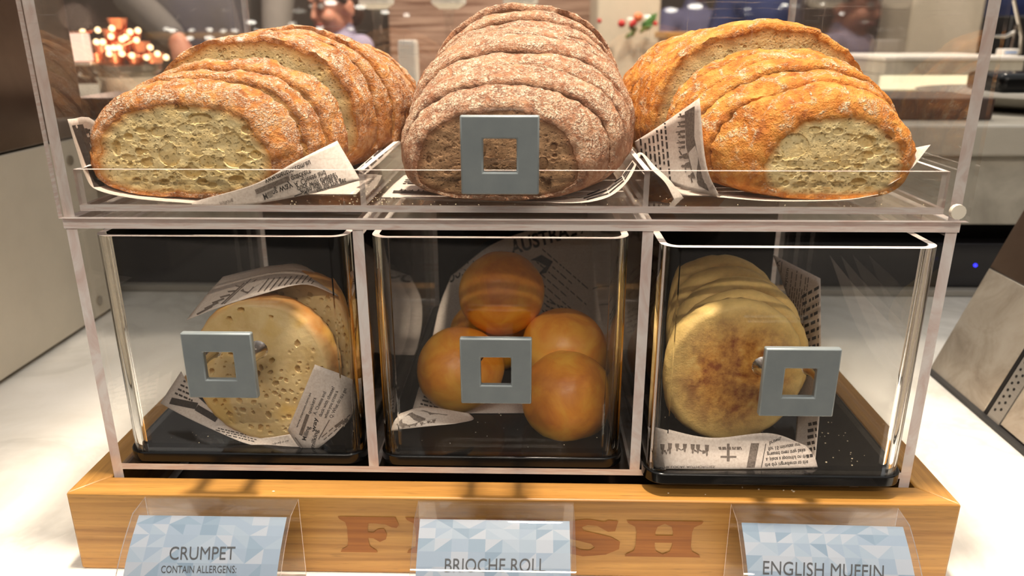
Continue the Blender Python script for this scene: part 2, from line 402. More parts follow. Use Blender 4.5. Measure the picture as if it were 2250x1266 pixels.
# lettering: 2-D glyph outlines (filled), cap height 1, width normalised to 0..1
_tc = {}
def glyphs(txt, bold=0.0):
    key = (txt, bold)
    if key in _tc: return _tc[key]
    cu = bpy.data.curves.new('t', 'FONT'); cu.body = txt; cu.size = 1; cu.offset = bold; cu.resolution_u = 4
    ob = bpy.data.objects.new('t', cu); COL.objects.link(ob)
    dg = bpy.context.evaluated_depsgraph_get(); me = bpy.data.meshes.new_from_object(ob.evaluated_get(dg))
    v = [(p.co.x, p.co.y) for p in me.vertices]; f = [tuple(p.vertices) for p in me.polygons]
    x0 = min(p[0] for p in v); x1 = max(p[0] for p in v)
    v = [((p[0]-x0)/(x1-x0), p[1]/.70) for p in v]
    bpy.data.objects.remove(ob); bpy.data.curves.remove(cu); bpy.data.meshes.remove(me)
    _tc[key] = (v, f); return v, f
class Print:
    """ink laid on a real surface: shapes given in photograph points, dropped on to the surface's mesh"""
    def __init__(s, obj):
        deps = bpy.context.evaluated_depsgraph_get(); deps.update()
        me = obj.data; mw = obj.matrix_world
        s.bvh = BVHTree.FromPolygons([mw @ v.co for v in me.vertices], [tuple(p.vertices) for p in me.polygons])
        s.mb = MB(); s.obj = obj; s.inv = mw.inverted()
    def hit(s, x, y, off):
        d = Vector(pxray(x, y)).normalized(); h = s.bvh.ray_cast(Vector(CAM_P), d)
        if h[0] is None: return None
        nn = h[1] if h[1].dot(d) < 0 else -h[1]
        return s.inv @ (h[0]+nn*off)
    def shape(s, v2, f, mi=0, off=.00025):
        pts = [s.hit(x, y, off) for x, y in v2]; vv = []; mp = {}
        for i, p in enumerate(pts):
            if p is not None: mp[i] = len(vv); vv.append(p)
        def fits(q):                      # nothing that would bridge from one fold to another
            for a, b in zip(q, q[1:]+q[:1]):
                if a not in mp or b not in mp: return False
                if (vv[mp[a]]-vv[mp[b]]).length > .0012+math.hypot(v2[a][0]-v2[b][0], v2[a][1]-v2[b][1])*.0012: return False
            return True
        s.mb.add(vv, [tuple(mp[i] for i in q) for q in f if fits(q)], mi)
    def text(s, txt, p0, p1, up, mi=0, bold=0.0):
        v, f = glyphs(txt, bold); ax = (p1[0]-p0[0], p1[1]-p0[1])
        s.shape([(p0[0]+a*ax[0]+b*up[0], p0[1]+a*ax[1]+b*up[1]) for a, b in v], f, mi)
    def bar(s, p0, p1, up, mi=0, n=6):
        v = []
        for i in range(n+1):
            t = i/n; x = p0[0]+(p1[0]-p0[0])*t; y = p0[1]+(p1[1]-p0[1])*t
            v += [(x, y), (x+up[0], y+up[1])]
        s.shape(v, [(2*i, 2*i+2, 2*i+3, 2*i+1) for i in range(n)], mi)
    def lines(s, p0, p1, step, rows, up, mi=1, words=9, seed=1, fill=.8):   # rows of small unreadable print
        r = random.Random(seed)
        for k in range(rows):
            a = (p0[0]+step[0]*k, p0[1]+step[1]*k); b = (p1[0]+step[0]*k, p1[1]+step[1]*k); t = r.uniform(0, .03)
            end = r.choice([1, 1, 1, .7])
            while t < end-.04:
                w = r.uniform(.4, 1.4)/words
                e = min(t+w*fill, end)
                A = (a[0]+(b[0]-a[0])*t, a[1]+(b[1]-a[1])*t); B = (a[0]+(b[0]-a[0])*e, a[1]+(b[1]-a[1])*e)
                s.bar(A, B, up, mi, 2); t += w+.012
    def build(s, name='lettering', mats=None):
        if not s.mb.f: return
        o = s.mb.build(name, mats or [INK, INKG], s.obj, smooth=False); return o

def catmull(P, t):
    n = len(P)
    if n == 2: return P[0]*(1-t)+P[1]*t
    x = t*(n-1); i = min(int(x), n-2); u = x-i
    p0 = P[i-1] if i > 0 else P[0]*2-P[1]; p1 = P[i]; p2 = P[i+1]; p3 = P[i+2] if i+2 < n else P[n-1]*2-P[n-2]
    return 0.5*((2*p1)+(p2-p0)*u+(2*p0-5*p1+4*p2-p3)*u*u+(3*p1-p0-3*p2+p3)*u**3)
def patch(mb, rows, nu=24, nv=12, mi=0):
    rows = [[Vector(p) for p in r] for r in rows]; v = []
    for j in range(nv+1):
        t = j/nv
        for i in range(nu+1):
            u = i/nu; v.append(catmull([catmull(r, u) for r in rows], t))
    w = nu+1
    mb.add(v, [(j*w+i, j*w+i+1, (j+1)*w+i+1, (j+1)*w+i) for j in range(nv) for i in range(nu)], mi)
def P3(*pts): return [at(*p) for p in pts]
# ------------------------------------------------------------------ the room and the counters (setting)
BY = 0.56                                    # front of the raised back counter
def struct(name, mb, m, **k): return tag(mb.build(name, m, **k), None, None, kind='structure')
struct('counter_top', MB().box(-1.6, 1.6, -.088, BY+.002, -.03, 0), MARBLE, bevel=.003)
struct('counter_body', MB().box(-1.6, 1.6, -.07, BY+.3, -.9, -.0305), WALLM)
struct('floor', MB().box(-5, 5, -4, 5.2, -.95, -.9), FLOORM)
struct('wall_back', MB().box(-5, 5, 5.0, 5.1, -.9, 2.6), WALLM)
struct('wall_right', MB().box(4.4, 4.5, -4, 5.0, -.9, 2.6), WALLM)
struct('wall_left', MB().box(-4.5, -4.4, -4, 5.0, -.9, 2.6), WALLM)
# raised shelf behind the counter: black recessed cabinet under a grey marble slab
struct('back_counter_body', MB().box(-1.6, 1.6, BY+.06, BY+.42, 0, .19), DARK)
struct('back_counter_fascia', MB().box(-1.6, 1.6, BY, BY+.03, .098, .186), MARBLEG, bevel=.002)
struct('back_counter_slab', MB().box(-1.6, 1.6, BY-.012, BY+.42, .187, .226), MARBLEG, bevel=.004)
struct('back_counter_plinth', MB().box(-1.6, 1.6, BY, BY+.05, 0, .0085), plain('grey_trim', srgb(150, 146, 138), .5), bevel=.001)
struct('back_counter_door', MB().box(-1.6, 1.6, BY+.012, BY+.05, .009, .070), plain('black_glass', (.012, .011, .013), .12), bevel=.0015)
struct('pillar', MB().box(*(lambda a, b: (a.x, b.x))(at(1310, 60, 3.0), at(1450, 60, 3.0)), 3.0, 3.5, -.9, 2.6), PILLARM, bevel=.01)
struct('pillar_right', MB().box(at(1998, 60, 3.0).x, at(2158, 60, 3.0).x, 3.0, 3.5, -.9, 2.6), PILLARM, bevel=.01)

# ------------------------------------------------------------------ bamboo box
BW, BH, BT, BD = .28, .0578, .0189, .43       # half width, height, board, depth
box = empty('bamboo_box', (0, 0, 0), 'low bamboo tray with mitred rim and FRESH lettering under the acrylic case', 'tray')
def mitre(mb, a, b, c, d, z0, z1):
    p = [a, b, c, d]; v = [(x, y, z0) for x, y in p]+[(x, y, z1) for x, y in p]
    return mb.add(v, [(0, 3, 2, 1), (4, 5, 6, 7)]+[(i, (i+1) % 4, 4+(i+1) % 4, 4+i) for i in range(4)])
front = mitre(MB(), (-BW, 0), (BW, 0), (BW-BT, BT), (-BW+BT, BT), 0, BH).build('front_board', BAMX, box, bevel=.0012)
mitre(MB(), (-BW, BD), (-BW+BT, BD-BT), (BW-BT, BD-BT), (BW, BD), 0, BH).build('back_board', BAMX, box, bevel=.0012)
mitre(MB(), (-BW, 0), (-BW+BT, BT), (-BW+BT, BD-BT), (-BW, BD), 0, BH).build('side_board', BAMY, box, bevel=.0012)
mitre(MB(), (BW, 0), (BW, BD), (BW-BT, BD-BT), (BW-BT, BT), 0, BH).build('side_board', BAMY, box, bevel=.0012)
MB().box(-BW+BT, BW-BT, BT, BD-BT, .004, .012).build('bottom_board', plain('dark_board', srgb(64, 40, 24), .6), box)  # floor coloured dark to paint in the shadow inside the tray
# FRESH, fat slab letters on the front board (R and E are behind the middle label)
def lx(px): return at(px, 1180, -.0002).x
def letter_mb():
    mb = MB(); y = -.0004
    z0, z1 = at(810, 1214, y).z, at(810, 1136, y).z; Hh = z1-z0
    def poly(x0, x1, pts):
        w = x1-x0; k_ = len(mb.f); mb.add([(x0+a*w, y-.00001*k_, z0+b*Hh) for a, b in pts], [tuple(range(len(pts)))])
    def rect(x0, x1, a, b, c, d): poly(x0, x1, [(a, c), (b, c), (b, d), (a, d)])
    def stem(x0, x1, a, b):         # bracketed slab stem
        w = .07
        L = [(a-w*1.9, 0), (b+w*1.9, 0), (b+w*1.6, .07), (b+w*.3, .16), (b, .30), (b, .70), (b+w*.3, .84), (b+w*1.6, .93), (b+w*1.9, 1), (a-w*1.9, 1), (a-w*1.6, .93), (a-w*.3, .84), (a, .70), (a, .30), (a-w*.3, .16), (a-w*1.6, .07)]
        poly(x0, x1, L)
    F0, F1 = lx(741), lx(878)
    stem(F0, F1, .17, .50)
    poly(F0, F1, [(.45, 1), (.95, 1), (1.0, .78), (.96, .70), (.88, .72), (.78, .80), (.62, .82), (.45, .82)])
    poly(F0, F1, [(.45, .58), (.58, .56), (.66, .66), (.76, .68), (.80, .52), (.78, .38), (.68, .30), (.58, .40), (.45, .42)])
    R0, R1 = lx(890), lx(1050); stem(R0, R1, .15, .43)
    poly(R0, R1, [(.4, 1), (.72, 1), (.86, .90), (.90, .74), (.84, .58), (.72, .50), (.90, .30), (1.0, .10), (1.0, 0), (.72, 0), (.58, .40), (.4, .42), (.4, .56), (.58, .60), (.62, .74), (.56, .86), (.4, .86)])
    E0, E1 = lx(1062), lx(1200); stem(E0, E1, .17, .48)
    poly(E0, E1, [(.45, 1), (.98, 1), (1, .72), (.9, .7), (.8, .84), (.45, .86)]); rect(E0, E1, .45, .78, .40, .60)
    poly(E0, E1, [(.45, 0), (.98, 0), (1, .30), (.9, .32), (.8, .16), (.45, .14)])
    S0, S1 = lx(1214), lx(1366)
    poly(S0, S1, [(.10, .34), (.04, .02), (.18, .0), (.24, .06), (.45, -.02), (.78, .04), (.97, .2), (.98, .40), (.84, .54), (.45, .70), (.42, .80), (.5, .86), (.64, .84), (.80, .68), (.90, .70), (.94, .98), (.80, 1.0), (.74, .95), (.5, 1.02), (.22, .96), (.06, .80), (.08, .60), (.24, .48), (.56, .34), (.62, .24), (.54, .15), (.40, .17), (.20, .36)])
    H0, H1 = lx(1370), lx(1544); stem(H0, H1, .16, .40); stem(H0, H1, .62, .86); rect(H0, H1, .38, .64, .40, .60)
    return mb
letter_mb().build('lettering', LETTER, box, smooth=False)['label'] = 'darker FRESH lettering'

# ------------------------------------------------------------------ acrylic case on the box
XL, XR, YF, YB, TH = -.2607, .2583, .0219, .350, .0066
ZB0, ZB1, ZP0, ZP1 = .0618, .0662, .2250, .2312
case = empty('acrylic_case', (0, YF, BH), 'clear acrylic two-tier bread case standing in the bamboo tray', 'display case')
def part(mb, name, mats, parent=case, **k):
    o = mb.build(name, mats, parent, **k)
    if parent is not None and 'loc' not in k: o.matrix_parent_inverse = Matrix.Translation(-parent.location)
    return o
CE = [CLEAR, EDGE_V, EDGE_H, SCUFF]
for x0, x1 in ((XL, XL+TH), (XR-TH, XR)):
    part(MB().box(x0, x1, YF, YB, .0135, ZP0, [0, 0, 1, 1, 1, 1]), 'side_panel', CE, smooth=False)
for x0 in (-.0907, .0785):
    part(MB().box(x0, x0+.0064, YF, YB, ZB1, ZP0, [0, 0, 1, 1, 1, 1]), 'divider', CE, smooth=False)
part(MB().box(XL+TH, XR-TH, YF, YB, ZB0, ZB1, [2, 2, 2, 2, 0, 0]), 'base_panel', CE, smooth=False)
part(MB().box(XL-.0006, XR+.0006, YF-.001, YB, ZP0, ZP1, [2, 2, 2, 2, 0, 0]), 'shelf_panel', CE, smooth=False)
part(MB().box(XL+TH, XR-TH, YB-.006, YB, ZB1, ZP0, [1, 1, 0, 0, 2, 2]), 'back_panel', CE, smooth=False)
# upper tier: sides, top, back, hinged front door with square pull
YD = YF-.0045
for x0, x1 in ((XL, XL+TH), (XR-TH, XR)):
    part(MB().box(x0, x1, YF, YB, ZP1, .405, [0, 0, 1, 1, 1, 1]), 'upper_side_panel', CE, smooth=False)
part(MB().box(XL, XR, YF, YB, .405, .411, [2, 2, 2, 2, 0, 0]), 'top_panel', CE, smooth=False)
part(MB().box(XL+TH, XR-TH, YB-.005, YB, ZP1, .405, [1, 1, 0, 0, 2, 2]), 'upper_back_panel', CE, smooth=False)
door = part(MB().box(XL-.0005, XR+.003, YD, YF-.0004, ZP1+.0006, .404, [2, 0, 3, 0, 2, 2]), 'front_door', CE, smooth=False)
door['label'] = 'scratched clear front door'
hinge = part(MB().tube([(XR-.006, YD-.001, .2385), (XR-.006, YD-.004, .2385)], .0042, 14), 'hinge_glue', plain('white_glue', srgb(240, 232, 214), .4))

def pull(parent, c, yback, name='handle', size=.042, ang=0):     # square ring plate on two posts
    mb = MB(); h = size/2; o = .0089; t = .0045
    out = [(-h, -h), (h, -h), (h, h), (-h, h)]; inn = [(-o, -o), (o, -o), (o, o), (-o, o)]
    v = [(x, y, z) for y in (-t/2, t/2) for ring in (out, inn) for x, z in ring]
    f = []
    for i in range(4):
        j = (i+1) % 4
        f += [(i, j, 4+j, 4+i), (8+i, 12+i, 12+j, 8+j), (i, 8+i, 8+j, j), (4+i, 4+j, 12+j, 12+i)]
    mb.add(v, f)
    ob = mb.build(name, ALU, parent, bevel=.0009, smooth=True, angle=30)
    ob.location = Vector(c)-parent.location if parent.type == 'EMPTY' else Vector(c)
    p = MB()
    for sx in (-.0145, .0145):
        p.lathe([(.0042, 0), (.0040, .010), (.0052, yback-c[1]-t/2-.002), (.0062, yback-c[1]-t/2)], (sx, 0, 0), 16)
    p.v = [(x, z+t/2, -y) for x, y, z in p.v]
    p.build('post', CHROME, ob)
    return ob
ob = pull(case, (-.0030, .0, .2718), YD, 'door_handle'); ob['label'] = 'square satin door pull'

# lift-out tray that carries the loaves
tray = empty('bread_tray', (0, YF+.002, ZP1), 'low clear acrylic tray with two dividers under the sliced loaves', 'tray')
TX0, TX1, TY0, TY1, TZ0, TZ1, TZ2 = -.2505, .2488, .0225, .338, .2352, .2386, .2596
part(MB().box(TX0, TX1, TY0, TY1, TZ0, TZ1, [2, 2, 2, 2, 0, 0]), 'tray_floor', CE, tray, smooth=False)
part(MB().box(TX0, TX1, TY0, TY0+.003, TZ1, TZ2, [1, 1, 0, 0, 2, 2]), 'front_lip', CE, tray, smooth=False)
part(MB().box(TX0, TX1, TY1-.003, TY1, TZ1, TZ2, [1, 1, 0, 0, 2, 2]), 'back_lip', CE, tray, smooth=False)
for x0 in (TX0, TX1-.003):
    part(MB().box(x0, x0+.003, TY0+.003, TY1-.003, TZ1, TZ2, [0, 0, 1, 1, 2, 2]), 'side_lip', CE, tray, smooth=False)
for px in (797, 1420):
    x0 = at(px, 420, TY0+.003).x-.0016
    part(MB().box(x0, x0+.0032, TY0+.003, TY1-.003, TZ1, TZ2, [0, 0, 1, 1, 2, 2]), 'tray_divider', CE, tray, smooth=False)
for sx in (TX0+.01, TX1-.01):
    for sy in (TY0+.012, TY1-.012):
        part(MB().lathe([(.004, 0), (.004, TZ0-ZP1)], (sx, sy, ZP1), 14), 'tray_foot', FROST, tray)

# ------------------------------------------------------------------ three pull-out bins
def round_rect(x0, x1, y0, y1, r, n=8, open_back=False):
    c = []
    for cx, cy, a0 in ((x1-r, y0+r, -PI/2), (x1-r, y1-r, 0), (x0+r, y1-r, PI/2), (x0+r, y0+r, PI)):
        for k in range(n+1): a = a0+PI/2*k/n; c.append((cx+r*math.cos(a), cy+r*math.sin(a)))
    return c
def bin_(x0, x1, yf, depth, hx, hz, hy, label):
    b = empty('bread_bin', ((x0+x1)/2, yf, ZB1), label, 'bin', 'pull-out bins under the bread case')
    z0, z1, zt = ZB1+.0002, ZB1+.0076, .2193
    yb = yf+depth
    base = part(MB().prism(round_rect(x0, x1, yf, yb, .013), 'z', z0, z1), 'base', BLACK, b, bevel=.0008)
    # clear shell: left, rounded corner, front, rounded corner, right; flat walls thin sheet, corners thick
    r, th, n = .011, .0042, 8
    X0, X1, Y0 = x0+.002, x1-.002, yf+.0022
    def path(off):
        rr = r-off; p = [(X0+off, yb-.004)]
        for k in range(n+1): a = PI+PI/2*k/n; p.append((X0+r+rr*math.cos(a), Y0+r+rr*math.sin(a)))
        for k in range(n+1): a = -PI/2+PI/2*k/n; p.append((X1-r+rr*math.cos(a), Y0+r+rr*math.sin(a)))
        p.append((X1-off, yb-.004)); return p
    po, pi_ = path(0), path(th); m = len(po); v = []; f = []; mi = []
    for z in (z1+.0001, zt):
        v += [(x, y, z) for x, y in po]+[(x, y, z) for x, y in pi_]
    for i in range(m-1):
        glass = 1 if (1 <= i <= n or n+2 <= i <= 2*n+1) else 0
        f.append((i, i+1, 2*m+i+1, 2*m+i)); mi.append(glass)
        f.append((m+i+1, m+i, 3*m+i, 3*m+i+1)); mi.append(glass)
        f.append((2*m+i, 2*m+i+1, 3*m+i+1, 3*m+i)); mi.append(2)
        f.append((i+1, i, m+i, m+i+1)); mi.append(0)
    f += [(0, 2*m, 3*m, m), (m-1, 2*m-1, 4*m-1, 3*m-1)]; mi += [2, 2]
    part(MB().add(v, f, mi), 'clear_shell', [CLEAR, GLASS, EDGE_H], b, angle=50)
    part(MB().box(x0+.002, x1-.002, yb-.0035, yb, z1, .2205), 'back_wall', BLACK, b, bevel=.0006)
    h = pull(b, (hx, hy, hz), Y0); h['label'] = 'square satin pull'
    return b
YBIN = .0268
BIN_L = bin_(-.2515, -.0932, .0230, .285, at(485, 802, .002).x, at(485, 802, .002).z, .002, 'left acrylic bin on black base holding crumpets')
BIN_M = bin_(-.0838, .0742, .0222, .290, at(1090, 814, .001).x, at(1090, 814, .001).z, .001, 'middle acrylic bin on black base holding brioche rolls')
BIN_R = bin_(.0857, .2465, .0045, .280, at(1755, 839, -.014).x, at(1755, 839, -.014).z, -.014, 'right acrylic bin pulled forward, holding English muffins')

# ------------------------------------------------------------------ label stands on the counter in front
CARDM = [plain('card_blue_'+k, c, .5) for k, c in (('a', srgb(138, 152, 170)), ('b', srgb(124, 142, 164)), ('c', srgb(112, 134, 156)), ('d', srgb(148, 157, 172)), ('e', srgb(130, 147, 166)), ('f', srgb(104, 127, 150)))]
LBLK = plain('label_black', (.012, .012, .014), .5)
def stand(xc, hw, yaw, label, lines):
    s = empty('label_stand', (xc, -.004, 0), label, 'label', 'name labels in front of the bread bins', (0, 0, yaw))
    prof = [(0, .0005), (0, .0574), (-.0150, .0560)]
    for k in range(1, 13):
        t = k/12; a = t; prof.append((-.0150-.045*(math.sin(a*PI/2)**.9)*(.35+.65*a), .0560*(1-a)+.0005*a+.010*math.sin(a*PI)))
    th = .0012; v = []; f = []; n = len(prof); mi = []
    nor = []
    for i in range(n):
        a = prof[max(i-1, 0)]; b = prof[min(i+1, n-1)]; d = Vector((b[0]-a[0], b[1]-a[1])).normalized(); nor.append(Vector((d.y, -d.x)))
    for x in (-hw, hw):
        for off in (0, th):
            v += [(x, p[0]+q.x*off, p[1]+q.y*off) for p, q in zip(prof, nor)]
    for i in range(n-1):
        mt = 2 if i == 1 else 0
        f += [(i, i+1, 2*n+i+1, 2*n+i), (n+i+1, n+i, 3*n+i, 3*n+i+1), (i+1, i, n+i, n+i+1), (2*n+i, 2*n+i+1, 3*n+i+1, 3*n+i)]; mi += [mt, mt, 1, 1]
    f += [(0, 2*n, 3*n, n), (n-1, 2*n-1, 4*n-1, 3*n-1)]; mi += [1, 1]
    MB().add(v, f, mi).build('holder', [CLEAR, EDGE_H, FROST], s)
    # card behind the curved front, printed with blue triangles
    cw = hw-.003; mb = MB(); r = random.Random(hash(label) % 999 if False else len(label)); cell = .0098
    pr = prof[2:]
    def cp(u, w):                          # u across (m), w down the curve 0..1
        i = min(int(w*(len(pr)-1)), len(pr)-2); t = w*(len(pr)-1)-i
        y = pr[i][0]*(1-t)+pr[i+1][0]*t; z = pr[i][1]*(1-t)+pr[i+1][1]*t
        return (u, y+.0014, z-.0010)
    nx = round(2*cw/cell); nz = 8
    for i in range(nx):
        for j in range(nz):
            u0, u1 = -cw+2*cw*i/nx, -cw+2*cw*(i+1)/nx; w0, w1 = .01+.97*j/nz, .01+.97*(j+1)/nz
            A, B, Cc, D = cp(u0, w0), cp(u1, w0), cp(u1, w1), cp(u0, w1)
            c1 = r.choice([0, 1, 1, 2, 3, 3, 4, 5]); c2 = r.choice([0, 1, 2, 3, 4, 4, c1])
            if r.random() < .5: mb.add([A, B, Cc, D], [(0, 1, 2), (0, 2, 3)], [c1, c2])
            else: mb.add([A, B, Cc, D], [(0, 1, 3), (1, 2, 3)], [c1, c2])
    card = mb.build('card', CARDM, s, smooth=False); card['label'] = 'blue triangle-patterned card'
    bpy.context.view_layer.update()
    pr_ = Print(card)
    for a in lines: pr_.text(*a)
    o = pr_.build('lettering', LBLK)
    return s
def xat(px, y=-.012): return at(px, 1110, y).x
ST1 = stand(at(485, 1092, -.004).x, .0485, .0, 'blue CRUMPET label in a clear plastic stand', [('CRUMPET', (372, 1230), (516, 1230), (2, -29), 0, .0), ('CONTAIN ALLERGENS:', (354, 1259), (519, 1259), (1, -16), 0, .0)])
ST2 = stand(at(1089, 1096, -.004).x, .0482, .0, 'blue BRIOCHE ROLL label in a clear plastic stand', [('BRIOCHE ROLL', (977, 1257), (1198, 1257), (1, -30), 0, .0)])
ST3 = stand(at(1790, 1115, -.004).x, .0505, -.02, 'blue ENGLISH MUFFIN label in a clear plastic stand', [('ENGLISH MUFFIN', (1676, 1262), (1941, 1272), (1, -30), 0, .0)])
# ------------------------------------------------------------------ sliced loaves
ZT = TZ1+.0012
def ring(dim, n, t0=0.0):
    xc, w, h = dim; zb = .38*h; out = []
    for k in range(n):
        a = 2*PI*k/n+t0; c, s = math.cos(a), math.sin(a)
        x = w*math.copysign(abs(c)**.94, c)
        z = zb+(h-zb)*s**.96 if s >= 0 else zb-zb*abs(s)**.60
        out.append((xc+x, z))
    return out, (xc, zb*1.15)
def interp(tab, y):
    for a, b in zip(tab, tab[1:]):
        if y <= b[0]:
            t = (y-a[0])/(b[0]-a[0]); return tuple(a[i]*(1-t)+b[i]*t for i in (1, 2, 3))
    return tab[-1][1:]
ORD = ['first', 'second', 'third', 'fourth', 'fifth', 'sixth', 'seventh', 'eighth', 'ninth', 'tenth', 'eleventh', 'twelfth', 'thirteenth', 'fourteenth', 'fifteenth']
def bubbles(r, dim, count, big, sizes):
    xc, w, h = dim; L = []
    for b in big: L.append(b+(1.5,))
    for _ in range(count):
        a = r.uniform(0, 2*PI); q = math.sqrt(r.random())*.92; s = r.choice(sizes)*r.uniform(.6, 1.3)
        z0 = .42*h
        L.append((xc+w*.88*q*math.cos(a), z0+(h*.40)*q*math.sin(a)+.001, s*r.uniform(1, 1.9), s, 1.0))
    return L
def make_slice(tab, y0, y1, label, group, crust, crumb, seed, lean=0.0, dz=0.0, dx=0.0, roll=0.0, detail=None, rough=1.0, inset=.0042, gs=None, yaw=0.0):
    N = 150; d0, d1 = interp(tab, y0), interp(tab, y1)
    o = empty('bread_slice', (d0[0]+dx, y0, ZT+dz), label, 'bread', group, (lean, roll, yaw))
    x0 = d0[0]; K = 7; rr = random.Random(seed); gs = gs or 1+rr.uniform(-.022, .028); o.location.x += rr.uniform(-.0012, .0012)
    rings = []
    def disp(x, y, z, up):
        p = Vector((x, y, z))
        v = noise.fractal(p*55, 1.0, 2.1, 4)*.0018+noise.noise(p*240)*.0008+noise.noise(p*18)*.0026-max(0, noise.noise(Vector((p.x*38, p.y*90+3, p.z*38)))-.25)*.006
        return v*rough*(1 if up > 0 else .45)
    for k in range(K+1):
        t = k/K; d = interp(tab, y0+(y1-y0)*t); d = (d[0], d[1]*gs, d[2]*gs)
        pts, c = ring(d, N); R = []
        edge = .0013*(max(0, 1-t*5)**2+max(0, (t-1)*5+1)**2)
        for i, (x, z) in enumerate(pts):
            dx_, dz_ = x-c[0], z-c[1]; L = math.hypot(dx_, dz_); nx, nz = dx_/L, dz_/L
            e = disp(x, y0+(y1-y0)*t, z, nz)-edge+(.0009*noise.noise(Vector((x*300, seed, z*300))) if k in (0, K) else 0)
            wob = .0007*noise.noise(Vector((x*150, seed*3.1+t, z*150)))
            R.append((x+nx*e-x0, (y1-y0)*t+wob*(k in (0, K)), max(z+nz*e, 0.0)))
        rings.append((R, c))
    mb = MB(); v = []; f = []
    # inner rings on both faces (thickness of the crust seen on the cut)
    def inset_ring(R, c, amt, y):
        out = []
        for i, (x, yy, z) in enumerate(R):
            ddx, ddz = c[0]-x0-x, c[1]-z; L = math.hypot(ddx, ddz)
            a = amt*(1+.30*noise.noise(Vector((x*60, seed+y, z*60)))+.16*noise.noise(Vector((x*400, seed, z*400))))
            if ddz > 0: a *= .75
            out.append((x+ddx/L*a, yy+y, z+ddz/L*a))
        return out
    Fr = inset_ring(rings[0][0], rings[0][1], inset, .0003); Bk = inset_ring(rings[K][0], rings[K][1], inset, -.0003)
    allr = [Fr]+[r_[0] for r_ in rings]+[Bk]
    for R in allr: v += R
    for j in range(len(allr)-1):
        for i in range(N): f.append((j*N+i, j*N+(i+1) % N, (j+1)*N+(i+1) % N, (j+1)*N+i))
    mb.add(v, f).build('crust', crust, o, angle=70)
    cm = MB(); rimv = []
    for R, c, sgn in ((Fr, rings[0][1], 1), (Bk, rings[K][1], -1)):
        M = detail[0] if (detail and sgn == 1) else 6; QS = [1-m/M*.985 for m in range(M+1)] if M > 6 else [1, .96, .91, .84, .65, .35, .015]
        NN = N*3 if (detail and sgn == 1) else N
        vv = []; ff = []; cx, cz = c[0]-x0, c[1]
        for m in range(M+1):
            q = QS[m]; rimv += [max(0, (q-.86)/.14)]*NN
            for i in range(NN):
                g = i/NN*N; i0 = int(g) % N; i1 = (i0+1) % N; u = g-int(g)
                bx = R[i0][0]*(1-u)+R[i1][0]*u; bz = R[i0][2]*(1-u)+R[i1][2]*u; by = R[i0][1]*(1-u)+R[i1][1]*u
                vv.append([cx+(bx-cx)*q, by*(q**3), cz+(bz-cz)*q])
        A = np.array(vv)
        if detail and sgn == 1:
            D = np.zeros(len(A))
            for bx, bz, rx, rz, dk in detail[1]:
                e = ((A[:, 0]-(bx-x0))/rx)**2+((A[:, 2]-bz)/rz)**2
                dep = np.clip(1-e, 0, 1)**.5*min(rx, rz)*1.15*dk
                lip = 0
                D = np.maximum(D, dep)
            fr = np.clip((1-np.array([1-m/M*.985 for m in range(M+1)]))*14, 0, 1).repeat(NN)
            A[:, 1] += D*fr+np.array([noise.noise(Vector((p[0]*180, seed, p[2]*180)))*.0003 for p in A])*fr
        for m in range(M):
            for i in range(NN): ff.append((m*NN+i, m*NN+(i+1) % NN, (m+1)*NN+(i+1) % NN, (m+1)*NN+i))
        ff.append(tuple(M*NN+i for i in range(NN)))
        cm.add(A.tolist(), ff)
    cb = cm.build('crumb', crumb, o, angle=70)
    at_ = cb.data.attributes.new('rim', 'FLOAT', 'POINT'); at_.data.foreach_set('value', rimv)
    return o
def loaf(tab, cuts, what, group, crust, crumb, seed, fdet, opts={}, rough=1.0, inset=.0030):
    n = len(cuts)
    for i, (a, b) in enumerate(cuts):
        where = 'front slice with the cut face showing' if i == 0 else ('rearmost slice' if i == n-1 else '%s slice from the front' % ORD[i])
        k = dict(rough=rough, inset=inset); k.update(opts.get(i, {}))
        make_slice(tab, a, b-.0016, '%s of the %s' % (where, what), group, crust, crumb, seed+i*7, detail=fdet if i == 0 else None, **k)
# left white loaf
TL = [(.034, -.1915, .0555, .0590), (.040, -.1895, .0615, .0665), (.055, -.184, .0665, .0735), (.075, -.178, .068, .079), (.094, -.171, .069, .084), (.098, -.167, .071, .0945), (.125, -.159, .0715, .0965),
      (.145, -.153, .071, .096), (.165, -.147, .069, .0945), (.185, -.143, .067, .092), (.205, -.140, .064, .089), (.235, -.136, .058, .082), (.30, -.134, .040, .060)]
rb = random.Random(3)
def bl(px, py, rx, rz, Y=.035):
    p = at(px, py, Y); s = .000285; return (p.x, p.z-ZT, rx*s, rz*s)
big = [bl(372, 342, 22, 22), bl(506, 318, 30, 17), bl(512, 352, 19, 16), bl(408, 282, 17, 9), bl(322, 357, 13, 9), bl(255, 325, 8, 16), bl(421, 378, 18, 14), bl(437, 260, 24, 10), bl(398, 240, 14, 6), bl(305, 333, 8, 8), bl(470, 322, 9, 7), bl(400, 310, 14, 8),
       bl(480, 355, 10, 9), bl(345, 290, 16, 10), bl(520, 395, 18, 9), bl(445, 400, 12, 8), bl(360, 400, 12, 7), bl(300, 395, 9, 6), bl(560, 340, 12, 9), bl(455, 355, 16, 13), bl(545, 285, 16, 9), bl(280, 300, 10, 7)]
D0 = interp(TL, .034)
loaf(TL, [(.034, .0505), (.0545, .0695), (.0715, .0890), (.099, .121), (.1235, .141), (.142, .159), (.160, .177), (.179, .195), (.197, .212), (.214, .232), (.233, .252), (.253, .272), (.273, .296)], 'left white loaf', 'slices of the left white loaf', CRUST_L, CRUMB_W, 11,
     (90, bubbles(rb, D0, 190, big, [.0006, .0007, .0009, .0012, .0017])), {0: dict(lean=-.04), 1: dict(lean=-.05), 2: dict(lean=-.05), 3: dict(lean=.02, dz=.001), 8: dict(dz=.002, roll=.02), 9: dict(dz=.001)})
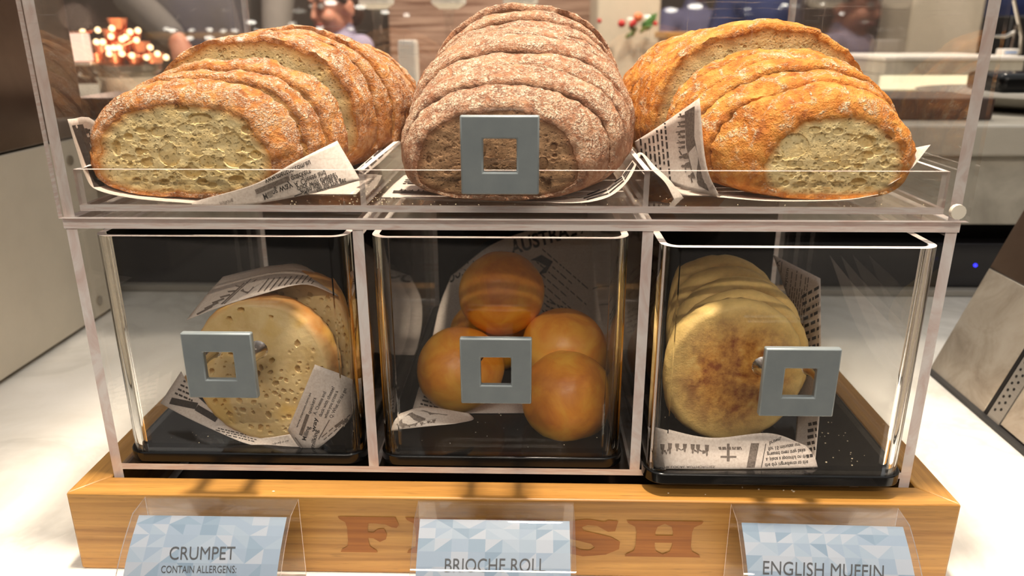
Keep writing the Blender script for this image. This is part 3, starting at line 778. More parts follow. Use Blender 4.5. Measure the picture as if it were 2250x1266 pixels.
# middle brown loaf
TC = [(.031, -.005, .0500, .0560), (.038, -.002, .0575, .0625), (.048, .0005, .0630, .068), (.066, .0035, .0680, .078), (.085, .006, .0715, .0865), (.104, .0068, .0735, .0935), (.123, .0075, .074, .0990), (.142, .0075, .0725, .1035), (.160, .007, .0705, .1085), (.178, .006, .067, .105), (.2, .005, .063, .097), (.24, .004, .056, .083), (.29, .003, .038, .058)]
rb = random.Random(5)
def bc(px, py, rx, rz): return bl(px, py, rx, rz, .032)
big = [bc(1220, 322, 7, 8), bc(1195, 360, 11, 14), bc(1207, 405, 6, 10), bc(1222, 342, 5, 4), bc(945, 350, 5, 8), bc(1080, 335, 12, 10), bc(1195, 395, 5, 5), bc(1105, 345, 8, 5)]
D0 = interp(TC, .031)
loaf(TC, [(.031, .048), (.0495, .066), (.0665, .0845), (.0852, .1035), (.1043, .122), (.123, .140), (.1435, .158), (.1625, .1765), (.179, .194), (.195, .213), (.214, .234), (.235, .255), (.256, .284)], 'middle brown loaf', 'slices of the middle brown loaf', CRUST_C, CRUMB_B, 101,
     (80, bubbles(rb, D0, 260, big, [.0004, .0005, .0006, .0008])), {0: dict(lean=-.03, yaw=.01), 1: dict(lean=-.03, gs=1.015, yaw=-.02), 2: dict(gs=.995, yaw=.015), 3: dict(gs=1.01, yaw=-.015), 4: dict(gs=1.005, yaw=.02), 5: dict(gs=1.0, yaw=-.01), 6: dict(gs=1.01, dz=.001, roll=-.01), 7: dict(gs=1.035, dz=.003, roll=.015, lean=.03), 8: dict(gs=1.045, roll=-.03, lean=.04)}, rough=.75, inset=.0028)
# right golden loaf
TR = [(.034, .1885, .0440, .0520), (.038, .1855, .0505, .0590), (.050, .1790, .0585, .0660), (.070, .1755, .0655, .0750), (.090, .1715, .0690, .0825), (.106, .168, .0695, .0870), (.111, .1655, .0710, .0960), (.140, .158, .072, .0995), (.165, .152, .070, .099), (.19, .146, .066, .095), (.215, .141, .060, .087), (.24, .138, .053, .078), (.30, .136, .038, .055)]
rb = random.Random(9)
def br_(px, py, rx, rz): return bl(px, py, rx, rz, .035)
big = [br_(1905, 310, 18, 12), br_(1745, 320, 28, 24), br_(1800, 312, 16, 12), br_(1905, 340, 14, 8), br_(1886, 400, 16, 9), br_(1815, 350, 8, 5), br_(1930, 335, 10, 6), br_(1830, 365, 12, 8), br_(1885, 365, 9, 6), br_(1790, 285, 12, 6), br_(1955, 300, 8, 7)]
D0 = interp(TR, .034)
loaf(TR, [(.034, .0515), (.0523, .068), (.0687, .0795), (.0801, .0945), (.0952, .1065), (.1115, .130), (.1308, .149), (.1498, .168), (.169, .187), (.188, .206), (.2068, .228), (.2288, .249), (.2498, .27), (.2708, .297)], 'right golden loaf', 'slices of the right golden loaf', CRUST_R, CRUMB_W, 211,
     (80, bubbles(rb, D0, 210, big, [.0005, .0006, .0008, .0011, .0015])), {0: dict(lean=-.03, gs=1.0), 1: dict(gs=.995), 2: dict(gs=1.01), 5: dict(dz=.001, lean=.02)}, rough=1.15)

# ------------------------------------------------------------------ brioche rolls
ZF = ZB1+.0078
def roll(c, r, label, seed, rot=(0, 0, 0)):
    mb = MB(); n, m = 64, 40; v = []; f = []
    for i in range(m+1):
        th = PI*i/m
        for k in range(n):
            a = 2*PI*k/n; d = Vector((math.sin(th)*math.cos(a), math.sin(th)*math.sin(a), -math.cos(th)))
            q = 1+.035*noise.noise(d*1.6+Vector((seed, 0, 0)))+.012*noise.noise(d*5+Vector((seed, 3, 0)))
            cz = .94 if d.z > 0 else .80
            v.append((d.x*r*q, d.y*r*q, d.z*r*q*cz))
    for i in range(m):
        for k in range(n): f.append((i*n+k, i*n+(k+1) % n, (i+1)*n+(k+1) % n, (i+1)*n+k))
    o = mb.add(v, f).build('brioche_roll', BRIOCHE, loc=c, rot=rot)
    return tag(o, label, 'bread roll', 'brioche rolls in the middle bin')
def rl(px, py, Y): return at(px, py, Y)
roll(at(1245, 872, .068), .0318, 'shiny brioche roll nearest the front, right of the handle', 1, (.9, .3, 0))
roll(at(1012, 812, .097), .0315, 'dark brioche roll left of the middle handle', 2, (.7, -.4, .3))
roll(at(1240, 772, .110), .0330, 'brioche roll behind the shiny front roll on the right', 3, (.4, .3, 1))
roll(at(1102, 645, .128), .0318, 'round brioche roll on top of the pile', 4, (.9, 0, 0))
roll(at(1075, 740, .165), .0330, 'brioche roll half hidden beneath the topmost roll', 5, (.2, 0, .4))

# ------------------------------------------------------------------ muffins and crumpets (discs on edge)
def disc(name, mat, R, T, seed, pits=None, N=120, M=30):
    """rounded disc, +Z face detailed"""
    v = []; f = []
    prof = []
    for m in range(M+1): prof.append((R*.90*m/M, T/2, 'f'))
    for k in range(1, 9): a = PI*k/8; prof.append((R*.90+R*.10*math.sin(a), T/2*math.cos(a), 's'))
    for m in range(1, 7): prof.append((R*.90*(1-m/6), -T/2, 'b'))
    for r, z, w in prof:
        for k in range(N):
            a = 2*PI*k/N; x, y = math.cos(a), math.sin(a)
            q = 1+.022*noise.noise(Vector((x*1.3, y*1.3, seed)))+.008*noise.noise(Vector((x*5, y*5, seed)))
            rr = r*q; zz = z
            if w == 'f': zz += .0011*noise.noise(Vector((x*rr*45, y*rr*45, seed)))+.0008*(1-(r/R)**2)
            if w == 's': rr += .0008*noise.noise(Vector((x*9, y*9, z*200+seed)))
            v.append([x*rr, y*rr, zz])
    A = np.array(v)
    if pits:
        top = np.arange(len(A)) < (M+1)*N; D = np.zeros(len(A))
        for bx, by, rx, ry, ang in pits:
            dx, dy = A[:, 0]-bx, A[:, 1]-by; c, s = math.cos(ang), math.sin(ang)
            e = ((dx*c+dy*s)/rx)**2+((-dx*s+dy*c)/ry)**2
            D = np.maximum(D, np.clip(1-e, 0, 1)**.35*min(rx, ry)*2.8)
        A[:, 2] -= D*top
    n = len(prof)
    for i in range(n-1):
        for k in range(N): f.append((i*N+k, (i+1)*N+k, (i+1)*N+(k+1) % N, i*N+(k+1) % N))
    o = MB().add(A.tolist(), f).build(name, mat, weld=True, angle=60)
    return o
def face(o, c, tilt, yaw, spin=0):     # stand the disc on edge: +Z face towards -Y, leaning back by tilt, turned by yaw
    o.matrix_world = Matrix.Translation(Vector(c)) @ Matrix.Rotation(yaw, 4, 'Z') @ Matrix.Rotation(PI/2-tilt, 4, 'X') @ Matrix.Rotation(spin, 4, 'Z')
G = 'English muffins in the right bin'
mf = disc('english_muffin', MUFFIN, .0480, .019, 3.3)
face(mf, at(1606, 812, .050), .10, .10); tag(mf, 'front English muffin with the browned face showing', 'muffin', G)
specs = [((1622, 790, .0715), .10, .10, 'English muffin directly behind the browned front muffin'), ((1612, 758, .0925), .10, .10, 'middle English muffin of the leaning stack'),
         ((1592, 728, .1135), .10, .10, 'pale English muffin one before the rearmost'), ((1574, 702, .1345), .10, .10, 'rearmost English muffin, brown top edge above the stack')]
for i, (p, tl, yw, lb) in enumerate(specs):
    o = disc('english_muffin', MUFFIN, .0485+.001*(i % 2), .019, 5.1+i*2.3, N=90, M=16)
    face(o, at(*p), tl, yw, i*1.3); tag(o, lb, 'muffin', G)
G = 'crumpets in the left bin'
def crumpet(seed, R, lo):
    r = random.Random(seed); pits = []
    for _ in range(420):
        a = r.uniform(0, 2*PI); q = math.sqrt(r.random())*R*.86; x, y = q*math.cos(a), q*math.sin(a)
        if y > lo*R+r.uniform(-.25, .25)*R and r.random() > .06: continue
        s = r.choice([.0005, .0006, .0008, .0010, .0013, .0016])
        if any((x-p[0])**2+(y-p[1])**2 < (s+p[2])**2*1.9 for p in pits): continue
        pits.append((x, y, s*r.uniform(1, 1.7), s, r.uniform(0, PI)))
    return disc('crumpet', CRUMPET, R, .022, seed*1.7, pits, N=260, M=72)
c1 = crumpet(2, .0500, .12); face(c1, at(588, 806, .0535), .12, -.10); tag(c1, 'front crumpet with holes, behind the left handle', 'crumpet', G)
c2 = crumpet(5, .0515, .9); face(c2, at(664, 756, .082), .14, -.16); tag(c2, 'second crumpet, holed face rising behind the front one', 'crumpet', G)
c3 = crumpet(8, .0515, .9); face(c3, at(655, 742, .108), .14, -.16); tag(c3, 'rear crumpet under the folded paper', 'crumpet', G)
# ------------------------------------------------------------------ printed greaseproof papers
def paper(name, patches, label, nu=26, nv=12):
    mb = MB()
    for rows in patches: patch(mb, rows, max(nu, 5*len(rows[0])), nv)
    o = mb.build(name, PAPER, angle=60)
    for p in o.data.polygons: p.use_smooth = True
    s = o.modifiers.new('thick', 'SOLIDIFY'); s.thickness = .00012
    tag(o, label, 'paper', 'printed liner papers'); bpy.context.view_layer.update()
    return o
def PZ(*pts): return [atz(x, y, z) for x, y, z in pts]
def teeth(pr, p0, p1, up, n, size, seed, mi=0):      # a row of little figures along a dark band
    r = random.Random(seed); L = math.hypot(p1[0]-p0[0], p1[1]-p0[1]); ax = ((p1[0]-p0[0])/L, (p1[1]-p0[1])/L)
    for k in range(n):
        t = (k+.5+r.uniform(-.2, .2))*L/n; h = size*r.uniform(.7, 1.1); w = L/n*.30
        cx, cy = p0[0]+ax[0]*t, p0[1]+ax[1]*t
        def q(a, b): return (cx+ax[0]*a+up[0]*b, cy+ax[1]*a+up[1]*b)
        pr.shape([q(-w, 0), q(w, 0), q(w*.8, h*.45), q(w*.3, h*.6), q(w*.45, h*.85), q(0, h), q(-w*.45, h*.85), q(-w*.3, h*.6), q(-w*.8, h*.45)], [tuple(range(9))], mi)
        sg = r.choice([-1, 1])
        pr.shape([q(sg*w*.5, h*.5), q(sg*w*2.1, h*(.5+r.uniform(-.1, .35))), q(sg*w*2.1, h*(.58+.2)), q(sg*w*.5, h*.68)], [(0, 1, 2, 3)], mi)
FZ = TZ1+.0005
# under the left loaf
pl = paper('liner_paper', [
    [P3((148, 262, .0262), (168, 330, .0264), (188, 388, .0266), (214, 418, .0268), (300, 437, .0272), (430, 448, .0274)),
     P3((214, 270, .068), (218, 335, .063), (230, 385, .054), (252, 412, .044), (315, 431, .0355), (430, 443, .0325)),
     [Vector((x, .06, FZ)) for x in (-.226, -.224, -.220, -.214, -.200, -.180)], [Vector((x, .19, FZ)) for x in (-.19, -.185, -.18, -.17, -.16, -.15)]],
    [P3((420, 449, .0268), (540, 450, .0270), (677, 427, .0285), (792, 396, .0330)), P3((430, 442, .0280), (560, 404, .0285), (655, 352, .0310), (741, 309, .0440))],
    [P3((783, 372, .075), (815, 345, .105), (850, 312, .15), (893, 268, .20)), P3((802, 384, .070), (835, 357, .10), (868, 325, .145), (897, 296, .19))],
    [[Vector((x, 0.055, FZ-.0001)) for x in (-0.215, -0.095)], [Vector((x, .325, FZ-.0001)) for x in (-0.215, -0.095)]],  # unseen rear sheet, added to shade the left bin
    ], 'printed paper under the left white loaf, folded corner with a riddle in front')
k = Print(pl)
k.bar((157, 276), (206, 412), (24, -3), 0, 14); teeth(k, (184, 280), (226, 405), (1, -.25), 6, 15, 4)
k.text('www.menton.com.au', (578, 396), (680, 352), (5, 12), 0, .01)
k.text('quackers', (638, 388), (681, 371), (5, 13), 0, .01)
k.text('A. Cheese and', (645, 401), (713, 374), (5, 12), 0, .01)
k.text('duck with cheese?', (652, 411), (738, 379), (5, 12), 0, .01)
k.text('when you cross a', (659, 419), (738, 389), (5, 11), 0, .01)
k.text('Q. What do you get', (667, 424), (759, 392), (4, 11), 0, .01)
k.bar((560, 417), (634, 386), (4, 10), 1); k.text('way', (611, 412), (641, 401), (6, 15), 0, .01); k.text('Milling', (577, 427), (608, 414), (5, 13), 0, .01)
k.bar((630, 437), (663, 424), (1, 2), 0); k.text('milking', (483, 444), (512, 438), (2, 8), 1)
k.lines((788, 372), (885, 282), (7, 6), 3, (4, 4), 0, 6, 3, .8)
k.build()
# under the middle loaf
pc = paper('liner_paper', [
    [PZ((838, 433, FZ), (900, 435, FZ), (980, 439, FZ), (1110, 441, FZ))+P3((1250, 446, .030), (1310, 441, .032), (1352, 424, .036), (1385, 390, .048), (1404, 347, .068), (1411, 341, .071), (1432, 372, .058), (1462, 402, .050), (1484, 444, .046)),
     PZ((862, 408, FZ), (915, 408, FZ), (985, 410, FZ), (1110, 420, FZ))+P3((1250, 441, .036), (1314, 431, .040), (1356, 408, .048), (1384, 374, .062), (1401, 343, .079), (1412, 339, .080), (1436, 369, .060), (1467, 399, .052), (1494, 440, .048)),
     PZ((888, 385, FZ+.0008), (915, 384, FZ), (985, 385, FZ), (1110, 395, FZ))+P3((1250, 434, .044), (1318, 420, .048), (1358, 392, .058), (1384, 360, .076), (1398, 339, .088), (1413, 337, .088), (1440, 366, .062), (1472, 396, .054), (1503, 436, .050))],
    [[Vector((x, 0.05, FZ-.0001)) for x in (-0.06, 0.072)], [Vector((x, .325, FZ-.0001)) for x in (-0.06, 0.072)]],  # hidden sheet added behind, keeps light off the middle bin
    ], 'printed paper under the middle brown loaf, edge curling over the divider')
k = Print(pc)
k.bar((862, 425), (985, 429), (3, -6), 0, 8); teeth(k, (872, 421), (985, 425), (.5, -1), 9, 6, 6)
k.lines((884, 405), (985, 407), (3, -4), 4, (1, -2.2), 0, 6, 8, .8); k.text('ma', (897, 393), (920, 393), (2, -4), 0, .02)
for j, d in enumerate((0, 7, 13)):
    for a, b in (((1290-d, 441-d*.4), (1338-d*.4, 427-d)), ((1340-d*.4, 426-d), (1372-d*.3, 399-d*.6)), ((1374-d*.3, 396-d*.6), (1394-d*.2, 362-d*.3))):
        k.bar(a, b, (-1.5, -2.5), 0, 4)
k.build()
# beside the right loaf
pr2 = paper('liner_paper', [
    [P3((1404, 345, .105), (1440, 384, .080), (1500, 414, .052), (1582, 434, .0345)), P3((1398, 326, .108), (1436, 345, .085), (1492, 352, .060), (1552, 362, .0395)),
     P3((1395, 311, .110), (1432, 288, .090), (1482, 254, .066), (1537, 215, .048))],
    [P3((1576, 433, .0345), (1700, 442, .029), (1850, 440, .029), (1930, 428, .031)), PZ((1600, 426, FZ), (1710, 432, FZ), (1850, 432, FZ), (1925, 420, FZ))],
    [P3((1985, 330, .050), (2045, 318, .040)), P3((1968, 372, .046), (1998, 376, .036)), P3((1935, 415, .038), (1958, 404, .033))],
    [[Vector((x, 0.055, FZ-.0001)) for x in (0.105, 0.215)], [Vector((x, .325, FZ-.0001)) for x in (0.105, 0.215)]],  # hidden sheet added to darken the back of the right bin
    ], 'printed paper wrapped round the left side of the right golden loaf')
k = Print(pr2)
k.shape([(1505, 246), (1527, 233), (1526, 300), (1538, 362), (1558, 420), (1536, 408), (1518, 372), (1508, 320)], [tuple(range(8))], 1)
teeth(k, (1506, 250), (1506, 330), (-1, .1), 7, 20, 9, 1); teeth(k, (1508, 330), (1530, 395), (-1, .2), 3, 20, 19, 1)
k.lines((1463, 265), (1475, 395), (-9, 5), 7, (-4, 0), 0, 8, 12, .75)
k.lines((1600, 438), (1900, 438), (0, 2), 1, (0, -2), 0, 14, 5)
k.build()
# left bin
BF = ZB1+.0082
p1 = paper('liner_paper', [
    [P3((352, 886, .070), (405, 915, .055), (480, 950, .0405), (545, 976, .0345), (610, 987, .0318), (668, 988, .0316)), P3((398, 816, .095), (425, 862, .072), (475, 908, .052), (515, 943, .0435), (570, 962, .0385), (640, 954, .0345))],
    [P3((632, 946, .0325), (660, 984, .0312), (692, 988, .0312), (735, 957, .033)), P3((660, 878, .0330), (705, 886, .0335), (745, 896, .0350), (776, 905, .038)), P3((692, 801, .0375), (722, 812, .039), (750, 822, .041), (779, 832, .044))],
    [P3((409, 704, .062), (480, 676, .056), (570, 648, .052), (668, 625, .060), (742, 650, .068)), P3((450, 652, .085), (520, 628, .078), (595, 606, .075), (668, 600, .085), (745, 645, .085)), P3((490, 608, .125), (555, 592, .122), (606, 583, .120), (668, 584, .118), (745, 640, .10))],
    ], 'printed paper folded round the crumpets in the left bin')
k = Print(p1)
k.text('www.menton.com.au', (654, 940), (684, 864), (-5, -1.5), 0, .01); k.bar((664, 958), (680, 912), (-7, -3), 1)
for j, (w_, a, b) in enumerate((('quackers', (682, 910), (695, 875)), ('A. Cheese and', (694, 912), (717, 862)), ('duck with cheese?', (706, 916), (736, 851)), ('when you cross a', (717, 920), (743, 860)), ('Q. What do you get', (730, 919), (762, 852)))): k.text(w_, a, b, (-7, -2.5), 0, .01)
k.text('way', (692, 950), (698, 918), (-9, -2), 0, .02); k.text('Milling', (672, 968), (682, 938), (-9, -2), 0, .02); k.text('milking', (690, 985), (700, 945), (-9, -2), 0, .02)
k.bar((699, 965), (723, 922), (2, 1), 1); k.bar((735, 935), (776, 905), (3, 6), 1); k.lines((706, 960), (772, 905), (3, 7), 3, (1, 2), 1, 5, 4)
k.text('ruby jelly in one', (598, 978), (634, 970), (1, -5), 0); k.bar((648, 962), (664, 984), (2, -1), 1)
k.bar((372, 888), (430, 900), (6, -14), 0); k.bar((428, 902), (500, 944), (8, -12), 0, 8); k.lines((384, 866), (425, 884), (6, -9), 4, (1, -4), 0, 4, 3)
k.lines((470, 950), (560, 972), (4, -4), 3, (0, -2), 0, 10, 7)
for j in range(7): k.bar((432+j*17, 690-j*12.5), (466+j*13, 672-j*8.5), (2, 3), 1, 3)
k.bar((486, 668), (566, 594), (2, 2), 1, 8); k.bar((492, 668), (572, 594), (1, 1.2), 1, 8)
for j in range(11): k.bar((566+j*13, 642-j*2), (590+j*12.5, 612-j*1.2), (2.2, 1), 1, 4)
k.shape([(528, 640), (560, 616), (600, 600), (580, 618), (556, 634), (544, 646)], [tuple(range(6))], 1)
k.build()
# middle bin
p2_ = paper('liner_paper', [
    [PZ((905, 905, BF), (1000, 908, BF), (1150, 908, BF), (1330, 905, BF)), PZ((945, 765, BF), (1050, 765, BF), (1200, 760, BF), (1330, 760, BF)), P3((966, 672, .255), (1060, 640, .262), (1200, 630, .262), (1312, 640, .250)), P3((992, 606, .285), (1090, 533, .297), (1220, 494, .300), (1300, 500, .292))],
    ], 'printed paper behind the brioche rolls in the middle bin')
k = Print(p2_)
k.text('AUSTRALIA', (1124, 560), (1300, 506), (-6, -30), 0, .03); k.text('COUNTY', (975, 632), (1050, 582), (-6, -20), 0, .03)
k.lines((1190, 545), (1300, 640), (-6, 14), 9, (1, 4), 0, 9, 3, .85); k.lines((1200, 660), (1310, 700), (-2, 10), 5, (1, 4), 0, 9, 8, .85)
k.shape([(1165, 572), (1190, 560), (1215, 575), (1200, 600), (1180, 605), (1200, 585), (1180, 574)], [tuple(range(7))], 0)
k.lines((930, 870), (970, 880), (-3, 8), 5, (0, 4), 0, 3, 5); k.build()
pf_ = paper('liner_paper', [
    [P3((858, 946, .0315), (930, 938, .0335), (1000, 931, .0365)), P3((866, 922, .036), (925, 900, .045), (1040, 922, .052)), P3((880, 908, .042), (935, 894, .052), (1030, 908, .056))],
    ], 'small folded paper corner at the front left of the middle bin')
k = Print(pf_)
k.shape([(872, 930), (900, 908), (930, 902), (950, 908), (985, 912), (955, 922), (930, 925), (905, 936), (880, 938)], [tuple(range(9))], 1); teeth(k, (880, 937), (960, 922), (0, 1), 6, 7, 3, 1)
k.build()
# right bin
p3_ = paper('liner_paper', [
    [PZ((1436, 1030, BF), (1560, 1031, BF), (1700, 1030, BF), (1797, 1027, BF)), P3((1437, 985, .0155), (1560, 998, .0175), (1695, 995, .0185), (1790, 1005, .0175)), P3((1437, 936, .0215), (1560, 962, .0225), (1690, 952, .0250), (1773, 980, .0230))],
    [P3((1790, 1027, .0160), (1803, 880, .045), (1804, 745, .085), (1803, 612, .140)), P3((1745, 1005, .028), (1752, 880, .085), (1748, 720, .145), (1699, 560, .215))],
    ], 'printed paper round the English muffins in the right bin')
k = Print(p3_)
k.shape([(1447, 951), (1500, 957), (1560, 958), (1640, 957), (1690, 968), (1682, 976), (1640, 974), (1590, 976), (1560, 980), (1530, 976), (1490, 977), (1450, 974)], [tuple(range(12))], 1)
teeth(k, (1450, 973), (1560, 978), (0, 1), 7, 24, 21, 1)
k.bar((1603, 975), (1603, 1014), (-6, 0), 1); k.bar((1583, 1002), (1618, 1002), (0, 4), 1); k.lines((1578, 982), (1628, 982), (2, 3), 2, (0, 3), 1, 5, 3)
k.bar((1650, 974), (1640, 1028), (18, 0), 1); k.bar((1682, 975), (1672, 1028), (1.5, 0), 0)
for j, w_ in enumerate(('the dry ingredients to the', 'a. place a spoonful on the', 'greased oven tray bake', 'for 15 minutes until', 'brown.')):
    k.text(w_, (1680+j*2.5, 1019-j*12), (1680+j*2.5+(95, 92, 84, 74, 26)[j], 1012-j*13), (1, 8), 0, .01)
k.text('OUR LOCAL AUTHORITIES.', (1450, 1024), (1572, 1024), (0, 5), 0)
k.text('AUSTRALIA', (1700, 672), (1715, 572), (-14, -2), 0, .02)
k.bar((1709, 672), (1718, 575), (1.5, .3), 0, 8); k.text('John Barleycorn', (1722, 680), (1734, 590), (-7, -1), 0, .01)
k.lines((1728, 700), (1741, 590), (5, 2.5), 8, (2, .4), 1, 9, 3, .9)
for j in range(9): k.lines((1762+j*1.5, 690+j*16-40), (1800, 668+j*18-40), (0, 0), 1, (0, 7), 0, 3, 30+j, .7)
k.lines((1776, 930), (1800, 925), (-1, 14), 6, (1, 7), 0, 2, 3)
k.build()

# ------------------------------------------------------------------ crumbs
rc = random.Random(31); mb = MB()
def crumb(x, y, z, s):
    mb.ball((x, y, z+s*.4), (s*rc.uniform(.7, 1.3), s*rc.uniform(.7, 1.3), s*.6), 5, 4)
for _ in range(130):
    p = atz(rc.gauss(820, 45), rc.gauss(430, 20), TZ1)
    if p.y > TY0+.004: crumb(p.x, p.y, TZ1, rc.uniform(.0002, .0006))
for _ in range(90): crumb(rc.uniform(TX0+.006, TX1-.006), TY0+.004+abs(rc.gauss(0, .012)), TZ1, rc.uniform(.0002, .0005))
for b, n in ((BIN_L, 25), (BIN_M, 20), (BIN_R, 70)):
    for _ in range(n): crumb(b.location.x+rc.uniform(-.06, .066), b.location.y+.012+abs(rc.gauss(0, .03)), ZB1+.0076, rc.uniform(.0002, .0006))
for _ in range(8): crumb(rc.uniform(-.2, .2), rc.uniform(.004, .016), BH, rc.uniform(.0004, .0009))
tag(mb.build('bread_crumbs', plain('crumb_bits', srgb(236, 218, 186), .8)), 'pale bread crumbs scattered over the tray and bin floors', 'crumbs', kind='stuff')
# ------------------------------------------------------------------ appliances at both sides
ap = empty('countertop_appliance', (-.70, .2, 0), 'large beige and brown metal appliance along the left edge', 'appliance')
XA = -.515
part(MB().box(-.95, XA, -.12, .495, .004, .2185), 'body', BEIGE, ap, bevel=.002)
part(MB().box(-.95, XA+.001, -.12, .495, .2205, .62), 'hood', STEELD, ap, bevel=.002)
part(MB().box(-.94, XA-.006, -.11, .485, .2185, .2205), 'seam', DARK, ap)
for sy in (-.08, .455):
    for sx in (-.93, -.545): part(MB().lathe([(.014, 0), (.012, .004)], (sx, sy, 0), 14), 'foot', DARK, ap)
for px, py in ((217, 660), (152, 352)):
    p = atx(px, py, XA)
    sc = part(MB().tube([(XA, p.y, p.z), (XA+.002, p.y, p.z)], .0055, 16), 'screw', STEEL, ap)
# right: sloping polished panels
tr = empty('sloping_appliance', (.55, .24, 0), 'polished steel appliance with sloping side on the right counter', 'appliance')
A0, A1 = atz(2046, 813, .001), atz(2150, 912, .001); top = at(2252, 466, A0.y)
sl = Vector((top.x-A0.x, 0, top.z-A0.z)).normalized()
def slope(y0, y1, x0, a, b, th=.006):
    n = Vector((sl.z, 0, -sl.x)); v = []
    for y in (y0, y1):
        for d in (a, b):
            for o in (0, th): q = Vector((x0, y, .001))+sl*d+n*o; v.append(tuple(q))
    return MB().add(v, [(0, 1, 3, 2), (4, 6, 7, 5), (0, 4, 5, 1), (2, 3, 7, 6), (0, 2, 6, 4), (1, 5, 7, 3)])
_t5 = NT('steel_painted_reflection'); _n5 = _t5.noise(_t5.coord(), 16, 6, .65, 1.2)
MIRR = _t5.pbr(col=_t5.ramp(_n5, [(.3, srgb(176, 164, 148)), (.55, srgb(214, 204, 188)), (.75, srgb(226, 218, 204))]), metal=.45, rough=.25)  # mirrored marble painted into the pale mottling, along with dirt marbling
xb = (A0.x+A1.x)/2
part(slope(A1.y, A0.y, xb, .002, .118), 'sloping_panel', MIRR, tr, bevel=.001)
part(slope(A1.y, A0.y, xb, .1185, .30), 'dark_reflection_panel', STEELD, tr, bevel=.001)  # added panel, its dark tone stands in for a reflection in the steel
part(slope(A1.y-.005, A1.y-.0005, xb, .0, .30, .008), 'black_trim', DARK, tr)
pf = slope(A1.y-.024, A1.y-.006, xb, .0, .30, .006)
part(pf, 'perforated_strip', m_alu('strip_metal', srgb(190, 186, 178), .35), tr)
hm = MB(); nn = Vector((sl.z, 0, -sl.x))
for i in range(40):
    for j in range(2):
        q = Vector((xb, A1.y-.011-.006*j, .001))+sl*(.012+.007*i+.0035*j)-nn*.0003
        hm.tube([q, q+nn*.0002], .0014, 8)
part(hm, 'perforations', DARK, tr)['kind'] = 'stuff'
part(slope(A1.y-.26, A1.y-.025, xb, .004, .30), 'front_panel', MIRR, tr, bevel=.001)
part(MB().box(xb-.004, xb+.35, A1.y-.26, A0.y, 0, .004), 'base_gasket', DARK, tr)
part(MB().box(xb+.22, xb+.5, A1.y-.26, A0.y+.0, .004, .30), 'housing', DARK, tr, bevel=.003)
# blue indicator on the black cabinet door
p = at(2143, 583, BY+.0115)
tag(MB().tube([(p.x, BY+.0120, p.z), (p.x, BY+.0105, p.z)], .0022, 16).build('indicator_light', emitm('blue_led', (.03, .03, 1.0), 2.2)), 'small blue indicator light on the black cabinet at right', 'light')

# ------------------------------------------------------------------ things behind the case
SZ = .2262
tag(MB().lathe([(.02, 0), (.10, .0), (.16, .012), (.175, .022), (.17, .022), (.155, .014), (.09, .004), (0, .004)], (0, 0, 0), 40).build('serving_platter', m_paint('grey_glaze', srgb(150, 146, 136), .25), loc=(at(2290, 240, .78).x, .78, SZ)), 'wide grey platter on the marble slab at right edge', 'platter')
o = MB().box(-.07, .07, -.05, .05, 0, .028).build('black_tray', BLACK, bevel=.008, loc=(at(2255, 215, .80).x, .80, SZ+.0215)); tag(o, 'black tray lying on the grey platter', 'tray')
# serving counter across the aisle
struct('serving_counter', MB().box(-2.4, 2.6, 1.25, 1.85, -.9, .16), WALLM, bevel=.004)
struct('serving_counter_top', MB().box(-2.45, 2.65, 1.2, 1.9, .1605, .19), MARBLEG, bevel=.004)
SC = .1905
# lit display counter, right
x0, x1 = at(1936, 180, 1.35).x, at(2236, 180, 1.35).x
dcz = empty('display_counter', ((x0+x1)/2, 1.4, SC), 'cream lit display counter with marble ledge seen at right', 'counter')
zz = lambda y: at(2200, y, 1.34).z
part(MB().box(x0, x1, 1.35, 1.6, SC, zz(165)), 'body', MARBLEG, dcz)
part(MB().box(x0, x1, 1.345, 1.36, zz(197), zz(166)), 'light_panel', emitm('cream_light', (1.0, .86, .55), 1.1), dcz)
part(MB().box(x0, x1, 1.34, 1.62, zz(164), zz(134)), 'ledge_front', MARBLEG, dcz, bevel=.002)
part(MB().box(x0-.005, x1+.005, 1.335, 1.63, zz(133), zz(124)), 'ledge_top', WHITEM, dcz, bevel=.002)
wb = at(2212, 122, 1.42); o = MB().box(-.018, .018, -.014, .014, 0, .014).build('white_box', WHITEM, bevel=.002, loc=(wb.x, 1.42, zz(124))); tag(o, 'small white box with blue label on the lit counter ledge', 'box')
MB().box(-.013, .013, -.0146, -.0142, .004, .009).build('blue_label', plain('pale_blue', srgb(150, 180, 225), .5), o)
fr = empty('metal_rack', (at(2205, 80, 1.5).x, 1.5, zz(124)), 'thin chrome rack above the lit counter at right', 'rack')
a, b = at(2178, 80, 1.5), at(2230, 70, 1.5); zt_ = zz(124)
part(MB().tube([(a.x, 1.5, zt_), (a.x, 1.5, a.z), (b.x-.02, 1.5, a.z), (b.x, 1.5, b.z)], .004, 8), 'rail', CHROME, fr)
part(MB().tube([(b.x, 1.5, zt_), (b.x, 1.5, at(2225, 55, 1.5).z)], .003, 8), 'upright', CHROME, fr)
part(MB().tube([(at(2228, 0, 1.5).x, 1.5, at(2228, 0, 1.5).z), (at(2245, 80, 1.5).x, 1.5, at(2245, 80, 1.5).z), (at(2243, 110, 1.5).x, 1.5, zt_)], .004, 8), 'curved_arm', CHROME, fr)
